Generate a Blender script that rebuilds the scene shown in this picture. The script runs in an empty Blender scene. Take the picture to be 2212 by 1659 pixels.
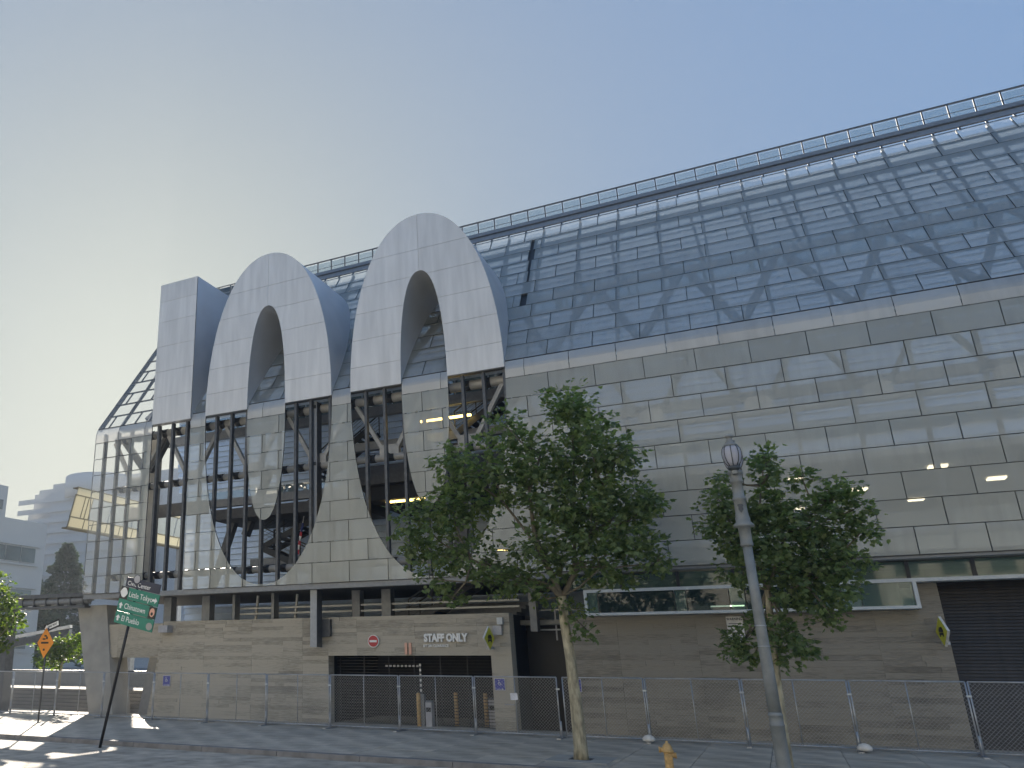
import bpy, bmesh, math, random
from mathutils import Vector, Matrix, Quaternion
R = math.radians
rnd = random.Random(7)
S = bpy.context.scene
COL = S.collection

# ------------------------------------------------------------------ camera
cam_d = bpy.data.cameras.new('camera')
cam = bpy.data.objects.new('camera', cam_d)
COL.objects.link(cam)
S.camera = cam
F_PX, W_PX = 1758.0, 2212.0
cam_d.sensor_width = 36.0
cam_d.lens = 36.0 * F_PX / W_PX
cam_d.shift_x = 423.0 / W_PX            # the frame is off the lens axis, as in the photograph
cam_d.clip_start, cam_d.clip_end = 0.1, 3000.0
cam.location = (0, 0, 2.4)
PITCH, HEAD = R(18.5815), R(61.2669)
hd = Vector((-math.cos(HEAD), math.sin(HEAD), 0))
cam.rotation_euler = (R(90) + PITCH, 0, math.atan2(-hd.x, hd.y))

# ------------------------------------------------------------------ world, sun, exposure
SUN_DIR = Vector((-0.6249, 0.7192, 0.3036)).normalized()
SUN_EL = math.asin(SUN_DIR.z)
HAZE = 0.0009
SKY_G, SKY_K = 0.24, 0.87
w = bpy.data.worlds.new('World')
S.world = w
w.use_nodes = True
nt = w.node_tree
bg = nt.nodes['Background']
sky = nt.nodes.new('ShaderNodeTexSky')
sky.sky_type = 'NISHITA'
sky.sun_disc = False
sky.sun_elevation = SUN_EL
sky.sun_rotation = math.atan2(SUN_DIR.x, SUN_DIR.y)
sky.altitude = 0
sky.air_density, sky.dust_density, sky.ozone_density = 0.8, 3.2, 3.6
# the photograph's tone mapping holds the glare near the sun: the whole sky's range is compressed evenly
bw = nt.nodes.new('ShaderNodeRGBToBW')
pw = nt.nodes.new('ShaderNodeMath'); pw.operation = 'POWER'; pw.inputs[1].default_value = SKY_G - 1.0
ml = nt.nodes.new('ShaderNodeMath'); ml.operation = 'MULTIPLY'; ml.inputs[1].default_value = SKY_K
sv = nt.nodes.new('ShaderNodeVectorMath'); sv.operation = 'SCALE'
nt.links.new(sky.outputs['Color'], bw.inputs[0]); nt.links.new(bw.outputs[0], pw.inputs[0]); nt.links.new(pw.outputs[0], ml.inputs[0])
nt.links.new(sky.outputs['Color'], sv.inputs[0]); nt.links.new(ml.outputs[0], sv.inputs['Scale'])
wbv = nt.nodes.new('ShaderNodeVectorMath'); wbv.operation = 'MULTIPLY'; wbv.inputs[1].default_value = (0.94, 1.05, 1.03)   # white balance
nt.links.new(sv.outputs['Vector'], wbv.inputs[0])
nt.links.new(wbv.outputs['Vector'], bg.inputs['Color'])
bg.inputs['Strength'].default_value = 0.10
sun_d = bpy.data.lights.new('sun', 'SUN')
sun = bpy.data.objects.new('sun', sun_d)
COL.objects.link(sun)
sun_d.energy = 4.5
sun_d.angle = R(0.53)
sun_d.color = (1.0, 0.90, 0.76)
sun.rotation_euler = (-SUN_DIR).to_track_quat('-Z', 'Y').to_euler()
sun.location = (-60, 70, 60)
S.view_settings.view_transform = 'Standard'
S.view_settings.look = 'None'
S.view_settings.exposure = 1.7
S.view_settings.gamma = 1.0
S.view_settings.use_curve_mapping = False
S.render.engine = 'CYCLES'
S.cycles.use_denoising = True
S.cycles.max_bounces = 8
S.cycles.diffuse_bounces = 3
S.cycles.glossy_bounces = 3
S.cycles.transparent_max_bounces = 24
S.cycles.transmission_bounces = 4
S.cycles.volume_bounces = 0
S.cycles.sample_clamp_indirect = 4.0

# ------------------------------------------------------------------ helpers
class MB:
    """collects shapes, links them as ONE mesh object"""
    def __init__(self):
        self.v, self.f, self.m, self.s = [], [], [], []
    def face(self, pts, mi=0, smooth=False):
        i = len(self.v)
        self.v += [tuple(p) for p in pts]
        self.f.append(tuple(range(i, i + len(pts)))); self.m.append(mi); self.s.append(smooth)
    def idx(self, base, faces, mi=0, smooth=False):
        for f in faces:
            self.f.append(tuple(base + k for k in f)); self.m.append(mi); self.s.append(smooth)
    def hexa(self, p, mi=0):          # 8 points: bottom 4 ccw, top 4 ccw
        b = len(self.v); self.v += [tuple(q) for q in p]
        self.idx(b, [(3, 2, 1, 0), (4, 5, 6, 7), (0, 1, 5, 4), (1, 2, 6, 5), (2, 3, 7, 6), (3, 0, 4, 7)], mi)
        return self
    def box(self, x0, x1, y0, y1, z0, z1, mi=0):
        return self.hexa([(x0, y0, z0), (x1, y0, z0), (x1, y1, z0), (x0, y1, z0), (x0, y0, z1), (x1, y0, z1), (x1, y1, z1), (x0, y1, z1)], mi)
    def bar(self, p, q, w, h, mi=0, up=(0, 0, 1)):
        p, q, up = Vector(p), Vector(q), Vector(up)
        d = (q - p).normalized()
        if abs(d.dot(up)) > 0.98: up = Vector((0, 1, 0))
        a = d.cross(up).normalized() * (w / 2); b = a.cross(d).normalized() * (h / 2)
        return self.hexa([p - a - b, p + a - b, q + a - b, q - a - b, p - a + b, p + a + b, q + a + b, q - a + b], mi)
    def tube(self, pts, rads, n=10, mi=0, caps=True, smooth=True):
        pts = [Vector(p) for p in pts]
        if not isinstance(rads, (list, tuple)): rads = [rads] * len(pts)
        b = len(self.v); ref = None
        for i, p in enumerate(pts):
            d = (pts[min(i + 1, len(pts) - 1)] - pts[max(i - 1, 0)]).normalized()
            if ref is None:
                ref = Vector((0, 0, 1)) if abs(d.z) < .9 else Vector((1, 0, 0))
            a = d.cross(ref).normalized(); c = a.cross(d).normalized(); ref = c
            for k in range(n):
                t = 2 * math.pi * k / n
                self.v.append(tuple(p + (a * math.cos(t) + c * math.sin(t)) * rads[i]))
        for i in range(len(pts) - 1):
            self.idx(b + i * n, [(k, (k + 1) % n, n + (k + 1) % n, n + k) for k in range(n)], mi, smooth)
        if caps:
            self.idx(b, [tuple(range(n - 1, -1, -1))], mi)
            self.idx(b + (len(pts) - 1) * n, [tuple(range(n))], mi)
        return self
    def lathe(self, prof, n=20, mi=0, c=(0, 0, 0), smooth=True):
        return self.tube([(c[0], c[1], c[2] + z) for r, z in prof], [max(r, .0005) for r, z in prof], n, mi, True, smooth)
    def prism(self, poly, d0, d1, axis='y', mi=0):   # polygon in (x,z) extruded along y
        n = len(poly); b = len(self.v)
        for d in (d0, d1):
            for (x, z) in poly: self.v.append((x, d, z) if axis == 'y' else ((d, x, z) if axis == 'x' else (x, z, d)))
        self.idx(b, [tuple(range(n)), tuple(range(2 * n - 1, n - 1, -1))] + [(k, n + k, n + (k + 1) % n, (k + 1) % n) for k in range(n)], mi)
        return self
    def build(self, name, mats, parent=None, loc=(0, 0, 0), shade=True):
        me = bpy.data.meshes.new(name)
        me.from_pydata(self.v, [], self.f)
        if not isinstance(mats, (list, tuple)): mats = [mats]
        for m in mats: me.materials.append(m)
        me.polygons.foreach_set('material_index', self.m)
        me.polygons.foreach_set('use_smooth', self.s)
        bm = bmesh.new(); bm.from_mesh(me)
        bmesh.ops.recalc_face_normals(bm, faces=bm.faces)
        bm.to_mesh(me); bm.free()
        me.update()
        return put(name, me, parent, loc)

def put(name, data, parent=None, loc=(0, 0, 0), rot=(0, 0, 0), scale=(1, 1, 1)):
    o = bpy.data.objects.new(name, data)
    COL.objects.link(o)
    o.parent = parent
    o.location, o.rotation_euler, o.scale = loc, rot, scale
    return o

def tag(o, label, cat, group=None, kind=None):
    o['label'] = label; o['category'] = cat
    if group: o['group'] = group
    if kind: o['kind'] = kind
    return o

def thing(name, label, cat, loc=(0, 0, 0), rot=(0, 0, 0), group=None):
    return tag(put(name, None, None, loc, rot), label, cat, group)

def struct(o, label=None):
    o['kind'] = 'structure'
    if label: o['label'] = label
    return o

def copy_tree(o, parent=None):
    c = o.copy(); COL.objects.link(c); c.parent = parent
    for ch in list(o.children): copy_tree(ch, c)
    return c

def lettering(text, size, mat, parent, loc, rot, ext=.004, sx=1.0, bold=0.0, align='CENTER', name='lettering'):
    cu = bpy.data.curves.new(name, 'FONT')
    cu.body = text; cu.size = size; cu.extrude = ext; cu.offset = bold
    cu.align_x = align; cu.align_y = 'CENTER'
    cu.materials.append(mat)
    cu.resolution_u = 3
    tmp = bpy.data.objects.new(name, cu); COL.objects.link(tmp)
    bpy.context.view_layer.update()
    me = bpy.data.meshes.new_from_object(tmp.evaluated_get(bpy.context.evaluated_depsgraph_get()))
    bpy.data.objects.remove(tmp); bpy.data.curves.remove(cu)
    me.name = name
    return put(name, me, parent, loc, rot, (sx, 1, 1))

# ------------------------------------------------------------------ materials
def new_mat(name):
    m = bpy.data.materials.new(name); m.use_nodes = True
    n = m.node_tree.nodes; l = m.node_tree.links
    return m, n, l, n['Principled BSDF'], n['Material Output']

def ramp(n, l, fac, stops):
    r = n.new('ShaderNodeValToRGB')
    e = r.color_ramp.elements
    while len(e) < len(stops): e.new(.5)
    for k, (p, c) in enumerate(stops):
        e[k].position = p; e[k].color = (*c, 1)
    l.new(fac, r.inputs['Fac'])
    return r.outputs['Color']

def mat(name, col, rough=.6, metal=0.0, noise=0.12, scale=6.0, bump=0.0, vary=0.0, stretch=(1, 1, 1), spec=.5):
    m, n, l, p, out = new_mat(name)
    p.inputs['Roughness'].default_value = rough
    p.inputs['Metallic'].default_value = metal
    p.inputs['Specular IOR Level'].default_value = spec
    tc = n.new('ShaderNodeTexCoord'); mp = n.new('ShaderNodeMapping')
    mp.inputs['Scale'].default_value = stretch
    l.new(tc.outputs['Object'], mp.inputs['Vector'])
    no = n.new('ShaderNodeTexNoise')
    no.inputs['Scale'].default_value = scale; no.inputs['Detail'].default_value = 6
    l.new(mp.outputs['Vector'], no.inputs['Vector'])
    lo = tuple(c * (1 - noise) for c in col); hi = tuple(min(1, c * (1 + noise)) for c in col)
    c = ramp(n, l, no.outputs['Fac'], [(.3, lo), (.7, hi)])
    if vary:
        oi = n.new('ShaderNodeObjectInfo'); mr = n.new('ShaderNodeMapRange')
        mr.inputs['To Min'].default_value = 1 - vary; mr.inputs['To Max'].default_value = 1 + vary
        l.new(oi.outputs['Random'], mr.inputs['Value'])
        mx = n.new('ShaderNodeVectorMath'); mx.operation = 'SCALE'
        l.new(c, mx.inputs[0]); l.new(mr.outputs['Result'], mx.inputs['Scale'])
        c = mx.outputs['Vector']
    l.new(c, p.inputs['Base Color'])
    if bump:
        b = n.new('ShaderNodeBump'); b.inputs['Strength'].default_value = bump; b.inputs['Distance'].default_value = .02
        l.new(no.outputs['Fac'], b.inputs['Height']); l.new(b.outputs['Normal'], p.inputs['Normal'])
    return m

def perf_mat(name, col, open_=.36, rough=.42, metal=.55, trans=.12):
    """perforated aluminium sheet: metal, holes one looks through, and light that leaks through the holes' walls"""
    m, n, l, p, out = new_mat(name)
    p.inputs['Roughness'].default_value = rough; p.inputs['Metallic'].default_value = metal
    oi = n.new('ShaderNodeObjectInfo')
    tc = n.new('ShaderNodeTexCoord'); no = n.new('ShaderNodeTexNoise')
    no.inputs['Scale'].default_value = 1.6; no.inputs['Detail'].default_value = 5
    mp = n.new('ShaderNodeMapping'); mp.inputs['Scale'].default_value = (2.6, 1, .45)      # rain streaks run down
    geo = n.new('ShaderNodeNewGeometry')
    l.new(geo.outputs['Position'], mp.inputs['Vector']); l.new(mp.outputs[0], no.inputs['Vector'])
    ad = n.new('ShaderNodeMath'); ad.operation = 'ADD'
    l.new(oi.outputs['Random'], ad.inputs[0]); l.new(no.outputs['Fac'], ad.inputs[1])
    c = ramp(n, l, ad.outputs[0], [(.35, tuple(x * .80 for x in col)), (.85, col), (1.0, tuple(min(1, x * 1.06) for x in col))])
    hl = n.new('ShaderNodeMath'); hl.operation = 'MULTIPLY'; hl.inputs[1].default_value = .62
    l.new(ad.outputs[0], hl.inputs[0])
    l.new(c, p.inputs['Base Color'])
    tl = n.new('ShaderNodeBsdfTranslucent'); tl.inputs['Color'].default_value = (.8, .8, .78, 1)
    m1 = n.new('ShaderNodeMixShader'); m1.inputs[0].default_value = trans
    l.new(p.outputs[0], m1.inputs[1]); l.new(tl.outputs[0], m1.inputs[2])
    tr = n.new('ShaderNodeBsdfTransparent')
    m2 = n.new('ShaderNodeMixShader')
    mr = n.new('ShaderNodeMapRange'); mr.inputs['To Min'].default_value = open_ - .05; mr.inputs['To Max'].default_value = open_ + .05
    l.new(oi.outputs['Random'], mr.inputs['Value']); l.new(mr.outputs['Result'], m2.inputs[0])
    l.new(m1.outputs[0], m2.inputs[1]); l.new(tr.outputs[0], m2.inputs[2])
    l.new(m2.outputs[0], out.inputs['Surface'])
    return m

def glass_mat(name, tint, refl=.25, rough=.03, body=(.02, .03, .03), bodyf=.3):
    m, n, l, p, out = new_mat(name)
    n.remove(p)
    tr = n.new('ShaderNodeBsdfTransparent'); tr.inputs[0].default_value = (*tint, 1)
    df = n.new('ShaderNodeBsdfDiffuse'); df.inputs[0].default_value = (*body, 1)
    gl = n.new('ShaderNodeBsdfGlossy'); gl.inputs['Roughness'].default_value = rough
    lw = n.new('ShaderNodeFresnel'); lw.inputs['IOR'].default_value = 1.5
    ad = n.new('ShaderNodeMath'); ad.operation = 'ADD'; ad.inputs[1].default_value = refl; ad.use_clamp = True
    l.new(lw.outputs[0], ad.inputs[0])
    a = n.new('ShaderNodeMixShader'); a.inputs[0].default_value = bodyf
    l.new(tr.outputs[0], a.inputs[1]); l.new(df.outputs[0], a.inputs[2])
    b = n.new('ShaderNodeMixShader'); l.new(ad.outputs[0], b.inputs[0])
    l.new(a.outputs[0], b.inputs[1]); l.new(gl.outputs[0], b.inputs[2])
    l.new(b.outputs[0], out.inputs['Surface'])
    return m

def emit_mat(name, col, s):
    m, n, l, p, out = new_mat(name)
    p.inputs['Base Color'].default_value = (*col, 1)
    p.inputs['Emission Color'].default_value = (*col, 1); p.inputs['Emission Strength'].default_value = s
    return m

def translucent_mat(name, col, f=.6):
    m, n, l, p, out = new_mat(name)
    p.inputs['Base Color'].default_value = (*col, 1); p.inputs['Roughness'].default_value = .35
    t = n.new('ShaderNodeBsdfTranslucent'); t.inputs['Color'].default_value = (*col, 1)
    mx = n.new('ShaderNodeMixShader'); mx.inputs[0].default_value = f
    l.new(p.outputs[0], mx.inputs[1]); l.new(t.outputs[0], mx.inputs[2]); l.new(mx.outputs[0], out.inputs['Surface'])
    return m

def concrete_mat(name, col, dark=.42, sc=1.0):
    """board-marked concrete: grain runs along the boards, each board its own tone, soft stains"""
    m, n, l, p, out = new_mat(name)
    p.inputs['Roughness'].default_value = .85; p.inputs['Specular IOR Level'].default_value = .25
    tc = n.new('ShaderNodeTexCoord'); oi = n.new('ShaderNodeObjectInfo')
    geo = n.new('ShaderNodeNewGeometry')
    mp = n.new('ShaderNodeMapping'); mp.inputs['Scale'].default_value = (1.2 * sc, 1, 14 * sc)
    l.new(geo.outputs['Position'], mp.inputs['Vector'])
    g = n.new('ShaderNodeTexNoise'); g.inputs['Scale'].default_value = 2.2; g.inputs['Detail'].default_value = 8; g.inputs['Roughness'].default_value = .65
    l.new(mp.outputs[0], g.inputs['Vector'])
    s = n.new('ShaderNodeTexNoise'); s.inputs['Scale'].default_value = .55; s.inputs['Detail'].default_value = 5
    l.new(geo.outputs['Position'], s.inputs['Vector'])
    ad = n.new('ShaderNodeMath'); ad.operation = 'MULTIPLY_ADD'; ad.inputs[1].default_value = .30
    l.new(oi.outputs['Random'], ad.inputs[0]); l.new(g.outputs['Fac'], ad.inputs[2])
    ad2 = n.new('ShaderNodeMath'); ad2.operation = 'MULTIPLY_ADD'; ad2.inputs[1].default_value = .7
    l.new(s.outputs['Fac'], ad2.inputs[0]); l.new(ad.outputs[0], ad2.inputs[2])
    c = ramp(n, l, ad2.outputs[0], [(.55, tuple(x * dark for x in col)), (.95, col), (1.25 if False else 1.0, tuple(min(1, x * 1.15) for x in col))])
    l.new(c, p.inputs['Base Color'])
    b = n.new('ShaderNodeBump'); b.inputs['Strength'].default_value = .5; b.inputs['Distance'].default_value = .02
    l.new(g.outputs['Fac'], b.inputs['Height']); l.new(b.outputs['Normal'], p.inputs['Normal'])
    return m

def leaf_mat(name, c0, c1, c2, tr=.35):
    m, n, l, p, out = new_mat(name)
    geo = n.new('ShaderNodeNewGeometry')
    c = ramp(n, l, geo.outputs['Random Per Island'], [(0, c0), (.55, c1), (1, c2)])
    l.new(c, p.inputs['Base Color']); p.inputs['Roughness'].default_value = .5; p.inputs['Specular IOR Level'].default_value = .4
    t = n.new('ShaderNodeBsdfTranslucent')
    sc = n.new('ShaderNodeVectorMath'); sc.operation = 'MULTIPLY'; sc.inputs[1].default_value = (1.5, 1.7, .7)
    l.new(c, sc.inputs[0]); l.new(sc.outputs[0], t.inputs['Color'])
    mx = n.new('ShaderNodeMixShader'); mx.inputs[0].default_value = tr
    l.new(p.outputs[0], mx.inputs[1]); l.new(t.outputs[0], mx.inputs[2]); l.new(mx.outputs[0], out.inputs['Surface'])
    return m

M = {}
M['perf'] = perf_mat('perforated aluminium', (.66, .685, .64), open_=.56)
M['perf_backlit'] = perf_mat('perforated aluminium opened for backlight', (.62, .64, .62), open_=.74, trans=.08)  # same aluminium as the rest; extra openness puts the backlight into the material
M['perf_band'] = perf_mat('perforated aluminium of the bend', (.60, .58, .53), open_=.18)
M['edge'] = mat('dark panel edge', (.085, .088, .09), .6, .3)
M['numeral'] = mat('painted aluminium of the numerals', (.66, .655, .64), .45, .3, noise=.09, scale=1.6, vary=.04, stretch=(2.5, 1, .3))
M['numeral_side'] = mat('numeral aluminium with sky tint', (.58, .60, .63), .38, .45, noise=.06, scale=.8)  # bluer than the faces: reflected sky put into the sides' colour
M['steel'] = mat('dark steel', (.10, .105, .11), .5, .4, noise=.2)
M['steel_soft'] = mat('weathered grey steel', (.16, .168, .18), .5, .3, noise=.15)
M['steel_mid'] = mat('grey painted steel', (.24, .25, .26), .5, .3, noise=.12)
M['steel_light'] = mat('pale grey painted steel', (.33, .345, .36), .45, .2, noise=.08)
M['steel_dark'] = mat('near black steel', (.045, .047, .05), .5, .3, noise=.2)
M['pipe'] = mat('light grey painted steel tube', (.42, .41, .38), .5, .2, noise=.1)
M['siding'] = mat('blue grey ribbed aluminium', (.66, .77, .90), .4, .15, noise=.08, vary=.08, scale=2)
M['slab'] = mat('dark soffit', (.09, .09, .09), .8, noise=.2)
M['concrete'] = concrete_mat('board-marked concrete', (.43, .39, .315))
M['concrete_r'] = concrete_mat('darker board-marked concrete', (.285, .255, .205), dark=.42)
M['concrete_plain'] = mat('smooth concrete', (.36, .35, .32), .8, noise=.15, scale=1.5, bump=.1)
M['step'] = mat('dark concrete', (.20, .185, .165), .85, noise=.2, scale=2)  # one dark tone for every step
M['pave'] = mat('pavement concrete', (.47, .415, .335), .8, noise=.34, scale=1.1, bump=.15, vary=.08)
M['kerb'] = mat('kerb concrete', (.22, .21, .20), .85, noise=.25, scale=3, bump=.2)
M['asphalt'] = mat('asphalt', (.42, .37, .30), .85, noise=.35, scale=2.0, bump=.3)
M['ground'] = mat('distant ground', (.16, .155, .14), .9, noise=.2, scale=.2)
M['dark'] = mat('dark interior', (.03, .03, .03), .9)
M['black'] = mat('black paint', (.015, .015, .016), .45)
M['roller'] = mat('dark metal slats', (.062, .055, .048), .5, .3, noise=.15, vary=.15)
M['white'] = mat('white paint', (.86, .86, .83), .5, noise=.05)
M['whiteframe'] = mat('white window frame', (.62, .63, .60), .5, noise=.06)
M['greyframe'] = mat('grey metal box', (.42, .42, .44), .5, .2, noise=.1)
M['red'] = mat('red sign paint', (.50, .05, .05), .5, noise=.08)
M['yellow'] = mat('yellow sign paint', (.62, .60, .05), .5, noise=.06)
M['orange'] = mat('orange sign sheeting', (.80, .29, .03), .5, noise=.06)
M['green'] = mat('green sign sheeting', (.02, .22, .15), .45, noise=.06)
M['blue'] = mat('blue sign paint', (.06, .07, .36), .5, noise=.06)
M['navy'] = mat('dark navy sign sheeting', (.03, .035, .06), .5)
M['pink'] = mat('faded orange reflector', (.75, .42, .30), .5, noise=.06)
M['galv'] = mat('galvanised steel', (.46, .47, .48), .42, .7, noise=.15, scale=9)
M['wire'] = mat('galvanised wire', (.40, .41, .42), .5, .6)
M['lamp'] = mat('grey green lamp paint', (.235, .245, .235), .55, .1, noise=.16, scale=4)
M['lampdark'] = mat('dark lamp trim', (.07, .08, .09), .5, .2)
M['globe'] = translucent_mat('frosted lamp glass', (.62, .62, .68), .35)
M['hydrant'] = mat('faded yellow hydrant paint', (.56, .36, .14), .6, noise=.25, scale=12, bump=.1)
M['bark'] = mat('flaking sycamore bark', (.36, .32, .22), .85, noise=.5, scale=5, bump=.5, stretch=(2, 2, .7))
M['branch'] = mat('dark twig bark', (.16, .14, .10), .9, noise=.3, scale=8)
M['leaf'] = leaf_mat('sycamore leaf', (.10, .135, .065), (.15, .20, .09), (.23, .27, .13), .5)
M['leaf_sun'] = leaf_mat('sunlit leaf', (.05, .085, .02), (.09, .14, .03), (.16, .19, .05), .5)
M['leaf_far'] = leaf_mat('conifer needles', (.04, .065, .04), (.06, .09, .05), (.08, .10, .06), .2)
M['gl_green'] = glass_mat('green tinted glass', (.62, .78, .70), refl=.02, body=(.22, .30, .25), bodyf=.35)
M['gl_dark'] = glass_mat('dark tinted glass', (.35, .42, .42), refl=.02, body=(.07, .10, .09), bodyf=.35)
M['gl_blue'] = glass_mat('pale blue glass', (.5, .62, .66), refl=.35, body=(.35, .47, .52), bodyf=.6)
M['gl_rail'] = glass_mat('clear railing glass', (.86, .90, .90), refl=.06, body=(.6, .65, .65), bodyf=.12)
M['gl_yellow'] = translucent_mat('pale yellow glass panel', (.62, .56, .39), .35)
M['gl_mesh'] = glass_mat('grey green glass', (.42, .50, .42), refl=.12, body=(.22, .25, .20), bodyf=.45)
M['bframe'] = mat('bronze frame', (.14, .12, .07), .5, .3)
M['lit'] = emit_mat('lit tube lamp', (1.0, .70, .20), 2.2)
M['litw'] = emit_mat('lit ceiling lamp', (1.0, .88, .60), .75)
M['litc'] = emit_mat('lit cool tube', (1.0, .97, .75), 1.5)
M['stone'] = mat('pale sunlit stone', (.46, .445, .40), .8, noise=.1, scale=.3)
M['far'] = mat('pale office cladding', (.42, .43, .42), .7, noise=.05, scale=.1)
M['far2'] = mat('pale tower cladding', (.46, .46, .45), .7, noise=.06, scale=.05)
M['farwin'] = mat('far window glass', (.10, .13, .13), .15, noise=.5, scale=.18)
M['flagred'] = mat('flag red cloth', (.5, .05, .06), .8)
M['flagblue'] = mat('flag blue cloth', (.03, .05, .2), .8)
M['paper'] = mat('white paper', (.8, .8, .85), .8)
M['chair'] = mat('brown wood furniture', (.30, .15, .07), .6)
M['carp'] = mat('dark car paint', (.03, .03, .035), .25, .3)
M['carp2'] = mat('maroon car paint', (.16, .03, .03), .25, .3)
M['tyre'] = mat('tyre rubber', (.02, .02, .02), .8)
M['cream'] = mat('striped barrier paint', (.75, .72, .66), .5)

def fo(x):   # front plane of the screen is y = 29; above the bend it leans back
    return x
YS, ZB, TAN = 29.0, 13.0, math.tan(R(55))
def slant_y(z): return YS + max(0.0, (z - ZB)) / TAN

# ------------------------------------------------------------------ ground, road, pavement
struct(MB().box(-700, 700, -700, 700, -.6, -.30).build('ground', M['ground']), 'flat ground reaching the horizon')
struct(MB().box(-300, 120, -18, 20.55, -.30, -.13).build('road', M['asphalt']), 'grey asphalt street in front of the building')
sw = struct(MB().box(-60, 40, 20.9, 30.6, -.30, -.03).build('pavement', M['kerb']), 'concrete pavement between kerb and wall')
slab_me = {}
def slab(x0, x1, y0, y1, dz):
    o = put('paving_slab', None)
for i in range(26):
    for j in range(6):
        x0 = -31.5 + i * 1.62; y0 = 20.92 + j * 1.615
        key = 0
        if key not in slab_me:
            b = MB().box(0, 1.605, 0, 1.60, -.03, 0.0)
            o = b.build('paving_slab', M['pave'], sw); slab_me[key] = o.data
        else:
            o = put('paving_slab', slab_me[key], sw)
        o.location = (x0, y0, rnd.uniform(-.004, .002))
kb = struct(MB().box(-60, -45, 20.56, 20.88, -.30, 0.0).build('kerb', M['kerb']), 'concrete kerb along the street')
k0 = None
for i in range(26):
    x0 = -45 + i * 2.5
    if k0 is None:
        k0 = MB().hexa([(0, 20.56, -.30), (2.485, 20.56, -.30), (2.485, 20.88, -.30), (0, 20.88, -.30), (0, 20.585, .002), (2.485, 20.585, .002), (2.485, 20.88, .002), (0, 20.88, .002)]).build('kerb_stone', M['kerb'], kb)
        o = k0
    else:
        o = put('kerb_stone', k0.data, kb)
    o.location = (x0, 0, 0)
struct(MB().box(-130, -24.9, 30.62, 75, -.30, -.01).build('plaza', M['pave']), 'open paved plaza left of the building')

# across the street, behind the camera: pale stone blocks in full sun, whose light the facade gets back
for (x0, x1, y1, h) in ((-95, -52, -24, 24), (-46, 2, -22, 27), (8, 60, -24, 22)):
    b_ = MB().box(x0, x1, y1 - 25, y1, -.3, h)
    o = b_.build('stone_block', M['stone']); struct(o, 'pale stone building across the street')
    wb_ = MB()
    for i in range(int((x1 - x0) / 3.2)):
        for j in range(int(h / 3.8)):
            wb_.box(x0 + 1 + i * 3.2, x0 + 2.6 + i * 3.2, y1 + .002, y1 + .03, 1.2 + j * 3.8, 3.2 + j * 3.8)
    wi = wb_.build('window_grid', M['farwin'], o); wi['kind'] = 'stuff'

# ------------------------------------------------------------------ the office building with its perforated screen
B = thing('office_building', 'grey office building behind a folded perforated metal screen with a giant 100', 'building', (0, 29, 0))
BP = (0, -29, 0)     # children keep world coordinates
def part(mb, name, m, parent=None):
    o = mb.build(name, m, parent or B)
    if parent is None: o.location = BP
    return o

# numeral shapes (world x, z on the front plane)
ZC, BO, AO, BI, AI = 12.8, 7.55, 3.26, 4.90, .98
def half_w(z, A, Bz, n):
    t = abs(z - ZC) / Bz
    return 0.0 if t >= 1 else A * (1 - t ** n) ** (1 / n)
CX = (-18.40, -10.98)
ONE = (-24.77, -22.50)
Z_LOW = 5.19
def solid_spans(z, x0, x1):
    """x intervals of the screen between x0 and x1 at height z: the lower halves of 1, 0, 0 are cut out"""
    spans = [(-1e3, 1e3)]
    out = []
    cuts = [(ONE[0], ONE[1], None)]
    xs = [-1e3, ONE[0], ONE[1]]
    for c in CX:
        a = half_w(z, AO, BO, 2.15); b = half_w(z, AI, BI, 2.3)
        xs += [c - a, c - b, c + b, c + a]
    xs.append(1e3)
    for k in range(0, len(xs), 2):
        a, b = max(xs[k], x0), min(xs[k + 1], x1)
        out.append((a, b) if b > a else (min(max(xs[k], x0), x1),) * 2)
    return out

def refine(zs):
    """extra heights where an outline turns over, so crests stay round"""
    lo, hi = zs[0], zs[-1]; out = set(zs)
    for B_ in (BO, BI):
        for k in range(14):
            for sg in (-1, 1):
                q = ZC + sg * B_ * (1 - (k / 26.0) ** 2.4)
                if lo + .002 < q < hi - .002: out.add(q)
                q = ZC + sg * B_ * 1.0005
                if lo + .002 < q < hi - .002: out.add(q)
    return sorted(out)
PW, PH = 1.655, .8025
GAP = .024
def panel_mesh(w_, h_, m0, name):
    b = MB()
    x, z = w_ / 2 - GAP / 2, h_ / 2 - GAP / 2
    b.face([(-x, -.025, -z), (x, -.025, -z), (x, -.025, z), (-x, -.025, z)], 0)
    for p in ([(-x, -.025, -z), (-x, .03, -z), (x, .03, -z), (x, -.025, -z)], [(-x, -.025, z), (x, -.025, z), (x, .03, z), (-x, .03, z)],
              [(-x, -.025, -z), (-x, -.025, z), (-x, .03, z), (-x, .03, -z)], [(x, -.025, -z), (x, .03, -z), (x, .03, z), (x, -.025, z)]):
        b.face(p, 1)
    # dark carrier rail behind the joint below and to the left of the panel
    b.box(-w_ / 2 - .013, w_ / 2 - .014, .035, .055, -h_ / 2 - .013, -h_ / 2 + .013, 1)
    b.box(-w_ / 2 - .012, -w_ / 2 + .012, .036, .054, -h_ / 2 + .015, h_ / 2 - .015, 1)
    me = bpy.data.meshes.new(name); me.from_pydata(b.v, [], b.f)
    me.materials.append(m0); me.materials.append(M['edge'])
    me.polygons.foreach_set('material_index', b.m); me.update()
    return me
low_me = panel_mesh(PW, PH, M['perf'], 'screen_panel')
low_left = panel_mesh(PW, PH, M['perf_backlit'], 'screen_panel')
rows = [(12.41 - (i + 1) * PH, 12.41 - i * PH) for i in range(9)]
XL, XR = -28.33, 12.0
n_ind = 0
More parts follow.
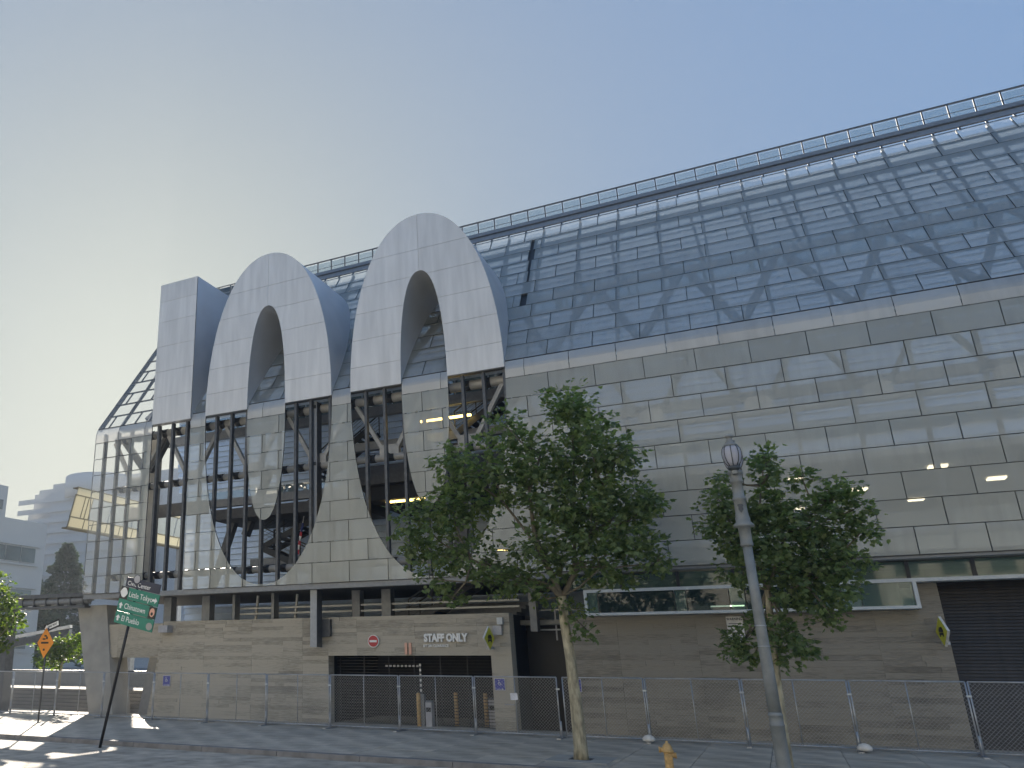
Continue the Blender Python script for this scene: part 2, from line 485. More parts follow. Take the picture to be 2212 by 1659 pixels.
for ri, (z0, z1) in enumerate(rows):
    off = 2.13 if ri % 2 == 0 else 1.30
    k = math.floor((XL - off) / PW)
    while True:
        x0 = off + k * PW; x1 = x0 + PW; k += 1
        if x1 < XL + .05: continue
        if x0 > XR: break
        zs = [z0 + (z1 - z0) * t / 8 for t in range(9)]
        full = x0 >= XL and all(any(abs(a - x0) < 1e-6 and abs(b_ - x1) < 1e-6 for a, b_ in solid_spans(z, x0, x1)) for z in zs)
        if full:
            put('screen_panel', low_left if x1 < -24.7 else low_me, B, ((x0 + x1) / 2, YS - 29, (z0 + z1) / 2)); n_ind += 1
            continue
        xa, xb = max(x0, XL) + GAP / 2, x1 - GAP / 2
        b = MB(); zs = refine([z0 + GAP / 2 + (z1 - z0 - GAP) * t / 10 for t in range(11)])
        got = False
        for za, zb in zip(zs, zs[1:]):
            A_, B_ = solid_spans(za, xa, xb), solid_spans(zb, xa, xb)
            for (a0, a1), (c0, c1) in zip(A_, B_):
                if a1 - a0 < 1e-4 and c1 - c0 < 1e-4: continue
                got = True
                pts = [(a0, -.025, za), (a1, -.025, za), (c1, -.025, zb), (c0, -.025, zb)]
                if a1 - a0 < 1e-4: pts.pop(1)
                elif c1 - c0 < 1e-4: pts.pop(2)
                b.face(pts, 0)
                # cut edges have the sheet's thickness
                for (pa, pb) in (((a0, za), (c0, zb)), ((a1, za), (c1, zb))):
                    b.face([(pa[0], -.025, pa[1]), (pb[0], -.025, pb[1]), (pb[0], .03, pb[1]), (pa[0], .03, pa[1])], 1)
        if not got: continue
        for zz in (z0,):
            for a0, a1 in solid_spans(zz + .01, xa, xb):
                if a1 - a0 > .05: b.box(a0, a1, .035, .075, zz - .013, zz + .013, 1)
        cx, cz = (x0 + x1) / 2, (z0 + z1) / 2
        b.v = [(x - cx, y, z - cz) for x, y, z in b.v]
        o = b.build('screen_panel', [M['perf_backlit'] if x1 < -24.5 else M['perf'], M['edge']], B)
        o.location = (cx, YS - 29, cz); n_ind += 1

# the bent course between wall and slope, then the sloping courses
def band_mesh():
    b = MB(); pr = [(0, 12.41 + GAP / 2), (0, 12.75), (.015, 12.87), (.055, 13.0), (.10, 13.13 - GAP / 2)]
    x = PW / 2 - GAP / 2
    for (ya, za), (yb, zb) in zip(pr, pr[1:]):
        b.face([(-x, ya - .025, za - 12.8), (x, ya - .025, za - 12.8), (x, yb - .025, zb - 12.8), (-x, yb - .025, zb - 12.8)], 0, True)
    for s in (-x, x):
        for (ya, za), (yb, zb) in zip(pr, pr[1:]):
            b.face([(s, ya - .025, za - 12.8), (s, yb - .025, zb - 12.8), (s, yb + .03, zb - 12.8), (s, ya + .03, za - 12.8)], 1)
    b.box(-PW / 2 - .02, PW / 2 - .021, .035, .055, -.41, -.37, 1)
    me = bpy.data.meshes.new('bend_panel'); me.from_pydata(b.v, [], b.f)
    me.materials.append(M['perf_band']); me.materials.append(M['edge'])
    me.polygons.foreach_set('material_index', b.m); me.update()
    return me
bm_ = band_mesh()
def in_digit(x, z):
    return any(abs(x - c) < AO * .8 for c in CX)
k = math.floor((XL - 1.28) / PW) + 1
x0 = XL
while x0 < XR:
    x1 = 1.28 + k * PW; k += 1
    for a, b_ in solid_spans(12.8, x0, x1):           # the cut-outs run up to the foot of the numerals
        if b_ - a > .06: put('bend_panel', bm_, B, ((a + b_) / 2, 0, 12.8)).scale.x = (b_ - a) / PW
    x0 = x1
SLH = .765 / math.sin(R(55))
sl_me = panel_mesh(PW, SLH, M['perf'], 'sloping_panel')
sl_left = panel_mesh(PW, SLH, M['perf_backlit'], 'sloping_panel')
stuffb = MB()
for i in range(11):
    z0 = 13.14 + i * .765; z1 = z0 + .765
    zc = (z0 + z1) / 2; yc = slant_y(zc)
    off = 2.13 if i % 2 == 0 else 1.30
    k = math.floor((XL - off) / PW)
    while off + k * PW < 17.0:
        cx = off + k * PW + PW / 2; k += 1; part_w = 1.0
        if cx - PW / 2 < XL - .01:                            # the end panel is cut to the edge of the slope
            xr_ = cx + PW / 2; part_w = (xr_ - XL) / PW; cx = (xr_ + XL) / 2
            if part_w < .06: continue
        if cx - PW / 2 > 9 + (zc - 13) * .9: continue        # outside the picture
        # a narrow wedge of missing sheet and one square opening beside the last numeral
        hole = {4: (-7.50, -7.24), 6: (-7.36, -7.28), 7: (-7.40, -7.29), 8: (-7.47, -7.21), 9: (-7.43, -7.29)}.get(i)
        if hole and cx - PW / 2 < hole[0] and hole[1] < cx + PW / 2:
            for xa, xb in ((cx - PW / 2, hole[0]), (hole[1], cx + PW / 2)):
                o = put('sloping_panel', sl_me, B, ((xa + xb) / 2, yc - 29, zc), (R(-35), 0, 0), ((xb - xa) / PW, 1, 1)); n_ind += 1
            continue
        if -24.6 < cx < -8.3 and zc > 14:                    # mostly behind the numerals
            rot = Matrix.Rotation(R(-35), 4, 'X')
            b0 = len(stuffb.v)
            for v in sl_me.vertices:
                q = rot @ v.co; stuffb.v.append((q.x + cx, q.y + yc, q.z + zc))
            for p in sl_me.polygons:
                stuffb.f.append(tuple(b0 + t for t in p.vertices)); stuffb.m.append(p.material_index); stuffb.s.append(False)
            continue
        o = put('sloping_panel', sl_left if cx < -24 else sl_me, B, (cx, yc - 29, zc), (R(-35), 0, 0))
        n_ind += 1
        o.scale.x = part_w
sp = part(stuffb, 'sloping_panels_behind_numerals', [M['perf'], M['edge']]); sp['kind'] = 'stuff'; sp.name = 'sloping_panel_field'

# numerals: a hollow wedge from the front plane back to the slope, faced with panels
def ring(cx, A, Bz, n, steps=72, z0=12.88):
    """outline over the top from left to right, starting and ending at z0"""
    pts = []
    t0 = math.asin((z0 - ZC) / Bz)
    for k in range(steps + 1):
        t = t0 + (math.pi - 2 * t0) * (1 - k / steps) if False else math.pi - t0 - (math.pi - 2 * t0) * k / steps
        c, s = math.cos(t), math.sin(t)
        pts.append((cx + A * math.copysign(abs(c) ** (2 / n), c), ZC + Bz * abs(s) ** (2 / n)))
    return pts
def wedge_y(z): return slant_y(z) - .02
def numeral_face_panels(parent, zcuts, span_fn, center=None):
    for za, zb in zip(zcuts, zcuts[1:]):
        n = 14
        zs = refine([za + .006 + (zb - za - .012) * t / n for t in range(n + 1)])
        cols = {}
        for p, q in zip(zs, zs[1:]):
            A_, B_ = span_fn(p), span_fn(q)
            for ci, (s0, s1) in enumerate(zip(A_, B_)):
                cols.setdefault(ci, []).append((s0, s1, p, q))
        for ci, quads in cols.items():
            b = MB(); ok = False
            for (a0, a1), (c0, c1), p, q in quads:
                if a1 - a0 < .002 and c1 - c0 < .002: continue
                ok = True
                b.hexa([(a0, YS - .06, p), (a1, YS - .06, p), (a1, YS - .02, p), (a0, YS - .02, p), (c0, YS - .06, q), (c1, YS - .06, q), (c1, YS - .02, q), (c0, YS - .02, q)])
            if ok:
                o = b.build('face_panel', M['numeral'], parent)
for cx, lab in zip(CX, ('left 0 of the giant number, its top half solid', 'right 0 of the giant number, its top half solid')):
    b = MB()
    po = ring(cx, AO, BO, 2.15); pi = ring(cx, AI, BI, 2.3)
    for a, c in zip(po, po[1:]):
        b.face([(a[0], YS - .06, a[1]), (c[0], YS - .06, c[1]), (c[0], max(wedge_y(c[1]), YS), c[1]), (a[0], max(wedge_y(a[1]), YS), a[1])], 0, True)
    for a, c in zip(pi, pi[1:]):
        b.face([(a[0], YS - .06, a[1]), (a[0], max(wedge_y(a[1]), YS), a[1]), (c[0], max(wedge_y(c[1]), YS), c[1]), (c[0], YS - .06, c[1])], 0, True)
    for a, c, e, g in zip(po, po[1:], pi, pi[1:]):      # backing of the face
        b.face([(a[0], YS - .015, a[1]), (c[0], YS - .015, c[1]), (g[0], YS - .015, g[1]), (e[0], YS - .015, e[1])], 0)
    for (p, q) in ((po[0], pi[0]), (pi[-1], po[-1])):
        b.face([(p[0], YS - .06, 12.88), (q[0], YS - .06, 12.88), (q[0], YS + .06, 12.88), (p[0], YS + .06, 12.88)], 0)
    o = part(b, 'numeral', M['numeral_side']); o['label'] = lab
    def spans(z, cx=cx):
        a = half_w(z, AO, BO, 2.15); i_ = half_w(z, AI, BI, 2.3)
        if z > ZC + BI: return [(cx - a, cx - .006), (cx + .006, cx + a)] if a > .01 else [(cx, cx), (cx, cx)]
        i_ = max(i_, .006)
        return [(cx - a, cx - i_), (cx + i_, cx + a)]
    numeral_face_panels(o, [12.88, 13.9, 15.1, 16.3, 17.5, 18.7, 20.354], spans)
b = MB()
x0, x1, zt, zb = ONE[0], ONE[1], 20.16, 12.88
for s in (x0, x1):
    b.face([(s, YS - .06, zb), (s, YS - .06, zt), (s, wedge_y(zt), zt), (s, YS + .03, zb + .1)], 0)
b.face([(x0, YS - .06, zt), (x1, YS - .06, zt), (x1, wedge_y(zt), zt), (x0, wedge_y(zt), zt)], 0)
b.face([(x0, YS - .06, zb), (x1, YS - .06, zb), (x1, YS + .06, zb), (x0, YS + .06, zb)], 0)
b.face([(x0, YS - .015, zb), (x1, YS - .015, zb), (x1, YS - .015, zt), (x0, YS - .015, zt)], 0)
o = part(b, 'numeral', M['numeral_side']); o['label'] = '1 of the giant number, its top half solid'
numeral_face_panels(o, [12.88, 14.2, 15.5, 16.8, 18.1, 19.2, 20.16], lambda z: [(x0, x1)])

# mullions behind the screen, visible in the cut-outs and faintly through the panels
xm = -8.63
ms = MB()
mull_me = None
for k in range(-30, 25):
    x = -8.63 + k * .835
    if x < -28.2 or x > 11 or (x > -7 and k % 2): continue
    if k == -9: x = -16.24
    if mull_me is None:
        o = part(MB().box(-.055, .055, 29.10, 29.30, 5.2, 12.86), 'mullion', M['steel']); mull_me = o.data
    else:
        o = put('mullion', mull_me, B, BP)
    o.location.x = x
sm_me = None
for k in range(-14, 20):
    x = -8.63 + k * 1.67
    if x < -28.2 or x > 16: continue
    if sm_me is None:
        o = part(MB().bar((0, slant_y(13.1) + .18, 13.1), (0, slant_y(21.5) + .18, 21.5), .09, .14), 'slope_mullion', M['steel']); sm_me = o.data
    else: o = put('slope_mullion', sm_me, B, BP)
    o.location.x = x
# horizontal tubes and the zigzag truss
for z, y, r_, x_0 in ((12.62, 29.75, .19, -27.6), (10.12, 29.75, .15, -27.6), (5.95, 29.75, .15, -27.6)):
    part(MB().tube([(x_0, y, z), (11.5, y, z)], r_, 14), 'horizontal_tube', M['pipe'])
col_me = {}
for z, r_ in ((10.12, .175), (5.95, .17), (12.62, .21)):
    for k in range(-23, 3):
        x = -8.63 + k * .835
        if x < -27: continue
        if z not in col_me:
            o = part(MB().tube([(-.13, 29.75, z), (.13, 29.75, z)], r_, 12).box(-.06, .06, 29.3, 29.7, z - .07, z + .07), 'tube_collar', M['steel_dark']); col_me[z] = o.data
        else: o = put('tube_collar', col_me[z], B, BP)
        o.location.x = x
dg = {}
for k in range(-5, 7):
    xn = -9.54 + k * 3.33
    if xn < -27 or xn > 11: continue
    for s in (-1, 1):
        q_ = (s, xn > -8)
        if q_ not in dg:
            o = part(MB().bar((s * .3, 29.75, 10.45), (s * 1.5, 29.75, 12.5), .16, .20, 0, (0, 1, 0)), 'truss_diagonal', M['steel'] if xn > -8 else M['pipe']); dg[q_] = o.data  # same diagonals; darker steel right of the cut-outs puts shade into colour
        else: o = put('truss_diagonal', dg[q_], B, BP)
        o.location.x = xn
    if 'g' not in dg:
        o = part(MB().prism([(-.42, 10.2), (.42, 10.2), (.42, 10.45), (.3, 10.62), (-.3, 10.62), (-.42, 10.45)], 29.62, 29.88), 'gusset', M['pipe']); dg['g'] = o.data
    else: o = put('gusset', dg['g'], B, BP)
    o.location.x = xn
# sloping truss behind the slope
st = {}
for k in range(-5, 9):
    xn = -7.9 + k * 3.33
    if xn < -27 or xn > 14: continue
    for s in (-1, 1):
        if s not in st:
            o = part(MB().bar((s * .15, slant_y(16.7) + .7, 16.7), (s * 1.55, slant_y(13.6) + .7, 13.6), .24, .2, 0, (0, -.82, .57)), 'slope_diagonal', M['steel_soft']); st[s] = o.data
        else: o = put('slope_diagonal', st[s], B, BP)
        o.location.x = xn
    for s in (-.95, .5):
        if s not in st:
            o = part(MB().bar((0, slant_y(20.6) + .9, 20.6), (.25, slant_y(17.4) + .9, 17.4), .12, .12, 0, (0, -.82, .57)), 'slope_strut', M['steel_soft']); st[s] = o.data
        else: o = put('slope_strut', st[s], B, BP)
        o.location.x = xn + s
part(MB().bar((-28.25, slant_y(13.1) + .12, 13.1), (-28.25, slant_y(21.6) + .12, 21.6), .07, .16), 'edge_rafter', M['steel'])
for z in (13.3, 16.9, 20.7):
    part(MB().bar((-27.5, slant_y(z) + .75, z), (16, slant_y(z) + .75, z), .3, .25), 'slope_beam', M['steel_mid'])

# the inner facade: ribbed siding boards and window bands far behind the screen
XI0, XI1 = -29.2, 20.0
core = MB()
core.hexa([(-28.2, 36.35, 4), (20, 36.35, 4), (20, 60, 4), (-28.2, 60, 4), (-29.9, 36.35, 21.95), (20, 36.35, 21.95), (20, 60, 21.95), (-29.9, 60, 21.95)])
core.v = [(x, y if y > 50 else y, z) for x, y, z in core.v]
bands = ((10.45, 11.0), (14.2, 15.2), (17.9, 18.9))
# keep an open office storey on the right: core starts further back there
core = MB()
core.hexa([(-28.2, 36.35, 8.75), (20, 36.35, 8.75), (20, 60, 8.75), (-28.2, 60, 8.75), (-29.9, 36.35, 21.95), (20, 36.35, 21.95), (20, 60, 21.95), (-29.9, 60, 21.95)])
core.hexa([(-27.8, 36.35, 3.5), (-6.2, 36.35, 3.5), (-6.2, 60, 3.5), (-27.8, 60, 3.5), (-28.2, 36.35, 8.74), (-6.2, 36.35, 8.74), (-6.2, 60, 8.74), (-28.2, 60, 8.74)])
core.box(-6.19, 20, 44, 60, 3.5, 8.74)
part(core, 'inner_core', M['siding'])
def xl(z): return -27.8 - (z - 3.5) * .117
z = 3.7
while z < 21.6:
    if any(a - .15 < z < b_ for a, b_ in bands):
        z += .3; continue
    xr = 20 if z > 8.6 else -6.2
    part(MB().hexa([(xl(z), 36.20, z), (xr, 36.20, z), (xr, 36.34, z), (xl(z), 36.34, z), (xl(z), 36.27, z + .29), (xr, 36.27, z + .29), (xr, 36.34, z + .29), (xl(z), 36.34, z + .29)]), 'siding_board', M['siding'])
    z += .3
for a, b_ in bands:
    x = xl(a) + .2
    while x < 19:
        part(MB().box(x + .03, x + 1.62, 36.24, 36.30, a + .04, b_ + .02), 'window', M['gl_blue']); x += 1.67
# office storey behind the screen on the right
part(MB().box(-6.2, 20, 31.0, 44, 8.5, 8.74), 'ceiling', M['concrete_plain'])
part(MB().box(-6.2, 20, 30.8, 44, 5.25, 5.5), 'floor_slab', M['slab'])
part(MB().box(-6.2, 20, 43.7, 43.9, 5.5, 8.5), 'rear_wall', M['siding'])
for (x, y, z) in ((3.4, 36.8, 8.47), (5.56, 40.3, 8.47), (5.4, 33.4, 8.47), (7.53, 36.7, 8.47), (1.28, 33.5, 8.47), (1.37, 40.3, 8.47), (9.4, 38.5, 8.47)):
    part(MB().box(x - .26, x + .26, y - .22, y + .22, z - .05, z + .02), 'ceiling_lamp', M['litw'])
# beams, decks and stairs seen through the cut-outs
for (x0, x1, y0, y1, z0, z1, m, nm) in (
        (-28.0, -15.5, 32.0, 32.3, 9.28, 9.65, 'steel_mid', 'floor_beam'),
        (-23.3, -15.6, 32.0, 35.5, 8.66, 9.14, 'slab', 'walkway_deck'),
        (-27.5, 11.0, 32.0, 32.3, 12.68, 13.1, 'steel_mid', 'floor_beam'),
        (-16.9, 11.0, 32.4, 32.7, 11.25, 11.62, 'steel_mid', 'floor_beam'),
        (-15.45, -6.3, 31.2, 36.2, 9.4, 10.2, 'slab', 'walkway_deck'),
        (-14.9, -6.3, 31.6, 36.2, 8.78, 9.39, 'dark', 'walkway_soffit'),
        (-28.5, -23.4, 31.6, 31.9, 9.0, 9.6, 'slab', 'walkway_deck'),
        (-22.0, -15.6, 33.5, 33.8, 6.6, 6.9, 'steel_mid', 'floor_beam')):
    part(MB().box(x0, x1, y0, y1, z0, z1), nm, M[m])
for (p, q, w_) in (((-22.1, 33.2, 8.0), (-20.7, 33.2, 11.3), .38), ((-24.1, 33.2, 5.2), (-22.6, 33.2, 9.2), .34), ((-19.8, 33.4, 5.2), (-19.3, 33.4, 9.0), .2), ((-18.0, 33.4, 5.2), (-17.3, 33.4, 8.9), .2), ((-12.7, 33, 9.5), (-12.5, 33, 13), .5), ((-11.2, 33, 9.5), (-11.2, 33, 11.2), .35), ((-11.3, 33, 5.2), (-11.0, 33, 8.9), .55)):
    part(MB().bar(p, q, w_, .3), 'inner_column', M['steel'])
part(MB().bar((-12.3, 33.0, 12.6), (-10.9, 33.0, 11.3), .3, .4, 0, (0, 1, 0)), 'inner_brace', M['steel'])
def stair(x0, z0, x1, z1, y, n, rail=True, parent=None, m='steel_dark'):
    b = MB()
    for yy in (y, y + 1.2):
        b.bar((x0, yy, z0), (x1, yy, z1), .06, .28, 0, (0, 0, 1))
        if rail:
            b.bar((x0, yy, z0 + 1.0), (x1, yy, z1 + 1.0), .05, .05)
            for h in (.3, .5, .7, .85): b.bar((x0, yy, z0 + h), (x1, yy, z1 + h), .012, .012)
            for t in range(n // 3 + 1):
                f = t / max(1, n // 3); xx = x0 + (x1 - x0) * f; zz = z0 + (z1 - z0) * f
                b.bar((xx, yy, zz), (xx, yy, zz + 1.0), .04, .04)
    o = part(b, 'stair', M[m])
    s0 = None
    for t in range(n):
        f = (t + .5) / n; xx = x0 + (x1 - x0) * f; zz = z0 + (z1 - z0) * f
        MB().box(xx - abs(x1 - x0) / n * .55, xx + abs(x1 - x0) / n * .55, y + .04, y + 1.16, zz, zz + .05).build('tread', M[m], o)
stair(-16.9, 5.4, -21.3, 7.4, 33.3, 12)
stair(-21.3, 7.4, -17.6, 8.9, 33.4, 10)
stair(-15.6, 12.6, -18.6, 10.6, 33.6, 11)
stair(-10.9, 11.4, -8.0, 13.2, 32.2, 10)
stair(-12.9, 3.6, -8.9, 5.9, 31.2, 12)
stair(-10.6, 5.6, -7.9, 8.2, 32.2, 12)
for (x0, x1, y, z) in ((-14.1, -12.3, 31.9, 8.74), (-12.35, -10.1, 31.9, 12.1), (-9.3, -8.9, 31.6, 6.35)):
    part(MB().box(x0, x1, y, y + .12, z - .05, z + .03), 'tube_lamp', M['lit'])
# flag hanging inside, seen in the left 0
fl = thing('flag', 'furled striped flag on a tilted pole inside the left zero', 'flag', (-19.1, 33, 6.95))
MB().tube([(-.02, 0, -.1), (.42, 0, 2.0)], .02, 8).build('pole', M['white'], fl)
for k in range(7):
    f0 = k / 7
    MB().prism([(-.02 + .3 * f0 + .03 * (k % 2), .0 + .2 * k), (.13 + .26 * f0 - .04 * (k % 2), -.05 + .2 * k), (.14 + .26 * f0, .18 + .2 * k), (.02 + .3 * f0, .2 + .2 * k)], -.05 - .02 * (k % 2), -.02).build('stripe', M['flagblue'] if k > 4 else (M['flagred'] if k % 2 == 0 else M['white']), fl)

# structural columns, edge channel and railings below the screen
part(MB().box(-28.3, -6.4, 29.06, 29.40, 4.98, 5.185), 'edge_channel', M['steel_mid'])
part(MB().box(-6.4, 12, 29.06, 29.35, 5.10, 5.185), 'edge_channel', M['steel_mid'])
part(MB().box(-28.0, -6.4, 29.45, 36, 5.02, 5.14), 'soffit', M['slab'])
for (x, y, w_, z0, z1, m) in ((-26.0, 30.35, .95, 3.8, 12.7, 'concrete_plain'), (-24.55, 30.6, .42, 3.8, 5.1, 'steel_mid'), (-22.4, 30.6, .42, 3.8, 5.1, 'steel_mid'),
                              (-20.9, 30.6, .14, 3.8, 5.1, 'steel_mid'), (-18.9, 30.6, .14, 3.8, 5.1, 'steel_mid'), (-15.1, 30.9, .36, 3.8, 5.1, 'steel_mid'), (-13.75, 30.9, .40, 3.8, 5.1, 'steel_mid'), (-7.9, 30.9, .25, 3.3, 5.1, 'steel_mid')):
    part(MB().box(x - w_ / 2, x + w_ / 2, y, y + .4, z0, z1), 'column', M[m])
cm = MB(); cm.bar((-26.1, 30.3, 11.0), (-27.3, 30.0, 12.6), .28, .28, 0, (0, 1, 0)); cm.bar((-25.8, 30.3, 11.0), (-24.5, 30.0, 12.6), .28, .28, 0, (0, 1, 0))
part(cm, 'column_arms', M['steel'])
hc = part(MB().box(-16.35, -16.06, 29.33, 29.37, 2.79, 12.86), 'hung_column', M['steel_light'])
MB().box(-16.34, -16.065, 29.372, 29.79, 2.79, 12.86).build('shaded_side', M['steel'], hc)  # column side in darker steel than its front: shade put into the colour
MB().prism([(-16.25, 3.15), (-15.72, 3.2), (-15.72, 3.85), (-16.25, 3.85)], 29.80, 29.96).build('bracket', M['steel'], hc)
for z in (4.44, 4.21):
    part(MB().box(-21.0, -8.4, 31.0, 31.06, z - .035, z + .035), 'hand_rail', M['whiteframe'])
for x in (-20.2, -18.2):
    part(MB().bar((x, 31.3, 3.9), (x + .12, 31.3, 5.0), .09, .09), 'leaning_post', M['whiteframe'])
part(MB().box(-27, -6.6, 31.5, 36, 3.55, 3.72), 'terrace', M['concrete_plain'])
for k in range(5):
    part(MB().box(-14.5 , -9.0, 32.0 + k * .7, 32.7 + k * .7, 3.72, 3.95 + k * .16), 'terrace_step', M['steel_mid'])

# ribbon glazing below the screen on the right, with the projecting white-framed window
part(MB().box(-6.4, 12, 29.95, 30.0, 4.62, 5.09), 'upper_glass', M['gl_green'])
for x in (-6.3, -4.55, -2.77, -1.1, .45, 1.95, 3.52, 5.09, 6.7, 8.3):
    part(MB().box(x - .05, x + .05, 29.90, 29.99, 4.6, 5.1), 'glazing_bar', M['steel_dark'])
wb = part(MB().box(-5.75, 12, 29.42, 30.02, 4.48, 4.58).box(-5.75, 3.60, 29.42, 30.02, 3.735, 3.82).box(3.50, 3.60, 29.43, 30.02, 3.82, 4.48).box(-5.75, -5.65, 29.43, 30.02, 3.82, 4.48), 'window_frame', M['whiteframe'])
x = -5.65
for x1 in (-5.3, -2.9, -2.55, -1.3, -.85, .9, 2.2, 3.5):
    MB().box(x + .015, x1 - .015, 29.47, 29.50, 3.82, 4.48).build('pane', M['gl_green'] if (x1 - x) < .6 or x1 > 2.1 else M['gl_dark'], wb); x = x1
part(MB().box(-6.3, 3.6, 33.5, 33.7, 3.5, 5.2), 'room_wall', M['greyframe'])
part(MB().box(-6.3, 12, 30.0, 33.5, 5.15, 5.24), 'room_ceiling', M['concrete_plain'])
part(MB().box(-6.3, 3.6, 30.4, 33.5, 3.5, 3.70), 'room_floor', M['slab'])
part(MB().box(-1.95, -.95, 30.6, 30.68, 3.98, 4.02), 'tube_lamp', M['litc'])
# vent openings in the slope: dark boxes behind the gaps
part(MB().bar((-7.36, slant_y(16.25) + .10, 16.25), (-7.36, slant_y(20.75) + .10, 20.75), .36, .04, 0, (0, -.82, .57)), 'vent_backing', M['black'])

# plates, gap posts and parapet at the top of the slope
part(MB().bar((-28.3, slant_y(22.1), 22.1), (20, slant_y(22.1), 22.1), .06, .92, 0, (0, .57, .82)), 'gutter_plate', M['steel_mid'])
part(MB().bar((-28.3, slant_y(22.13) - .08, 22.13), (20, slant_y(22.13) - .08, 22.13), .05, .05), 'gutter_rib', M['steel'])
pm = None
for k in range(-24, 34):
    x = -8.63 + k * .835
    if x < -28.2: continue
    if pm is None:
        o = part(MB().bar((0, slant_y(21.5), 21.5), (0, slant_y(21.8), 21.8), .07, .05), 'gap_post', M['steel']); pm = o.data
    else: o = put('gap_post', pm, B, BP)
    o.location.x = x
RL = thing('roof_railing', 'glazed metal railing along the roof edge of the building', 'railing', (0, 35.75, 22.45))
pp = gp = None
for k in range(-24, 34):
    x = -8.63 + k * .835
    if x < -28.2: continue
    if pp is None:
        pp = MB().box(-.025, .025, -.03, .03, -.25, .70).box(-.04, .04, -.12, .02, -.05, .03).build('post', M['steel'], RL); gp = MB().box(.06, .78, -.01, .01, -.02, .64).build('pane', M['gl_rail'], RL)
        pp.location.x = gp.location.x = x
    else:
        put('post', pp.data, RL, (x, 0, 0)); put('pane', gp.data, RL, (x, 0, 0))
MB().box(-28.3, 20, -.035, .035, .70, .76).build('top_rail', M['steel'], RL)
MB().box(-28.3, 20, -.012, .012, .30, .325).build('middle_rail', M['steel_mid'], RL)

# ------------------------------------------------------------------ board-marked concrete base
def boards(parent, x0, x1, z0, z1, y, m, skew=0.0, holes=(), pitch=.145):
    z = z0; ri = 0
    while z < z1 - .02:
        zt = min(z + pitch, z1)
        xa = x0 + skew * (1 - (z - z0) / (z1 - z0)); x = xa
        while x < x1 - .01:
            xe = (math.floor(x / 2.44 + 1e-3) + 1) * 2.44            # formwork panels meet every 2.44 m
            if rnd.random() < .45 and xe - x > 1.2: xe = x + (xe - x) * rnd.uniform(.3, .7)
            xe = min(xe, x1)
            pr_ = rnd.uniform(.004, .022)
            MB().box(x + .002, xe - .002, y - pr_, y + .03, z + .003, zt - .003).build('board_mark', m, parent)
            x = xe
        z = zt; ri += 1
W1 = thing('concrete_wall', 'brown grey board-marked concrete wall around the staff garage opening', 'wall', (0, 30, 0))
def w1(mb, name, m): 
    o = mb.build(name, m, W1); o.location = (0, -30, 0); return o
o = w1(MB().hexa([(-24.9, 30.03, -.3), (-15.9, 30.03, -.3), (-15.9, 30.5, -.3), (-24.9, 30.5, -.3), (-24.2, 30.03, 3.93), (-15.9, 30.03, 3.93), (-15.9, 30.5, 3.93), (-24.2, 30.5, 3.93)]), 'wall_section', M['concrete'])
boards(o, -24.2, -15.9, 0.0, 3.93, 30.02, M['concrete'], skew=-.68)
o = w1(MB().box(-15.899, -9.3, 30.03, 30.5, 2.47, 3.93), 'lintel', M['concrete'])
boards(o, -15.9, -8.55, 2.475, 3.93, 30.02, M['concrete'])
o = w1(MB().box(-9.299, -8.55, 30.03, 30.6, -.3, 3.93), 'pier', M['concrete'])
boards(o, -9.3, -8.55, 0.0, 2.47, 30.02, M['concrete'])
o = w1(MB().hexa([(-28.7, 30.03, 2.4), (-24.25, 30.03, 2.4), (-24.25, 30.5, 2.4), (-28.7, 30.5, 2.4), (-28.2, 30.03, 3.86), (-24.25, 30.03, 3.86), (-24.25, 30.5, 3.86), (-28.2, 30.5, 3.86)]), 'lintel', M['concrete'])
boards(o, -28.2, -24.25, 2.41, 3.86, 30.02, M['concrete'], skew=-.5)
w1(MB().hexa([(-26.3, 31, -.3), (-25.5, 31, -.3), (-25.5, 31.7, -.3), (-26.3, 31.7, -.3), (-25.75, 31, 2.4), (-25.05, 31, 2.4), (-25.05, 31.7, 2.4), (-25.75, 31.7, 2.4)]), 'leaning_pillar', M['steel_mid'])
w1(MB().box(-24.2, -23.7, 29.6, 29.98, 3.45, 3.75), 'wall_box', M['greyframe'])
# garage behind
G = thing('garage', 'dark garage interior behind the staff opening', 'garage', (-12.6, 31, 0))
def gpart(mb, name, m):
    o = mb.build(name, m, G); o.location = (12.6, -31, 0); return o
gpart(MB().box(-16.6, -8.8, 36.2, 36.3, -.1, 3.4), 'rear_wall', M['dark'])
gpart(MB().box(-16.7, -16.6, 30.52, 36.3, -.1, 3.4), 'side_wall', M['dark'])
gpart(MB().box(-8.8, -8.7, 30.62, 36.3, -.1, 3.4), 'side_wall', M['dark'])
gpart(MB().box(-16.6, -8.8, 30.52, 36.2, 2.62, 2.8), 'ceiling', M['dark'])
for k in range(22):
    gpart(MB().box(-15.89, -9.31, 30.75, 30.79, 0.06 + k * .111, .082 + k * .111), 'grille_slat', M['roller'])
for k in range(7):
    gpart(MB().box(-15.8 + k * 1.06, -15.76 + k * 1.06, 30.80, 30.82, .02, 2.5), 'grille_upright', M['steel_dark'])
for k in range(9):
    MB and gpart(MB().box(-13.75 + k * .16, -13.66 + k * .16, 30.70, 30.74, 2.06, 2.13), 'reflector', M['greyframe'])
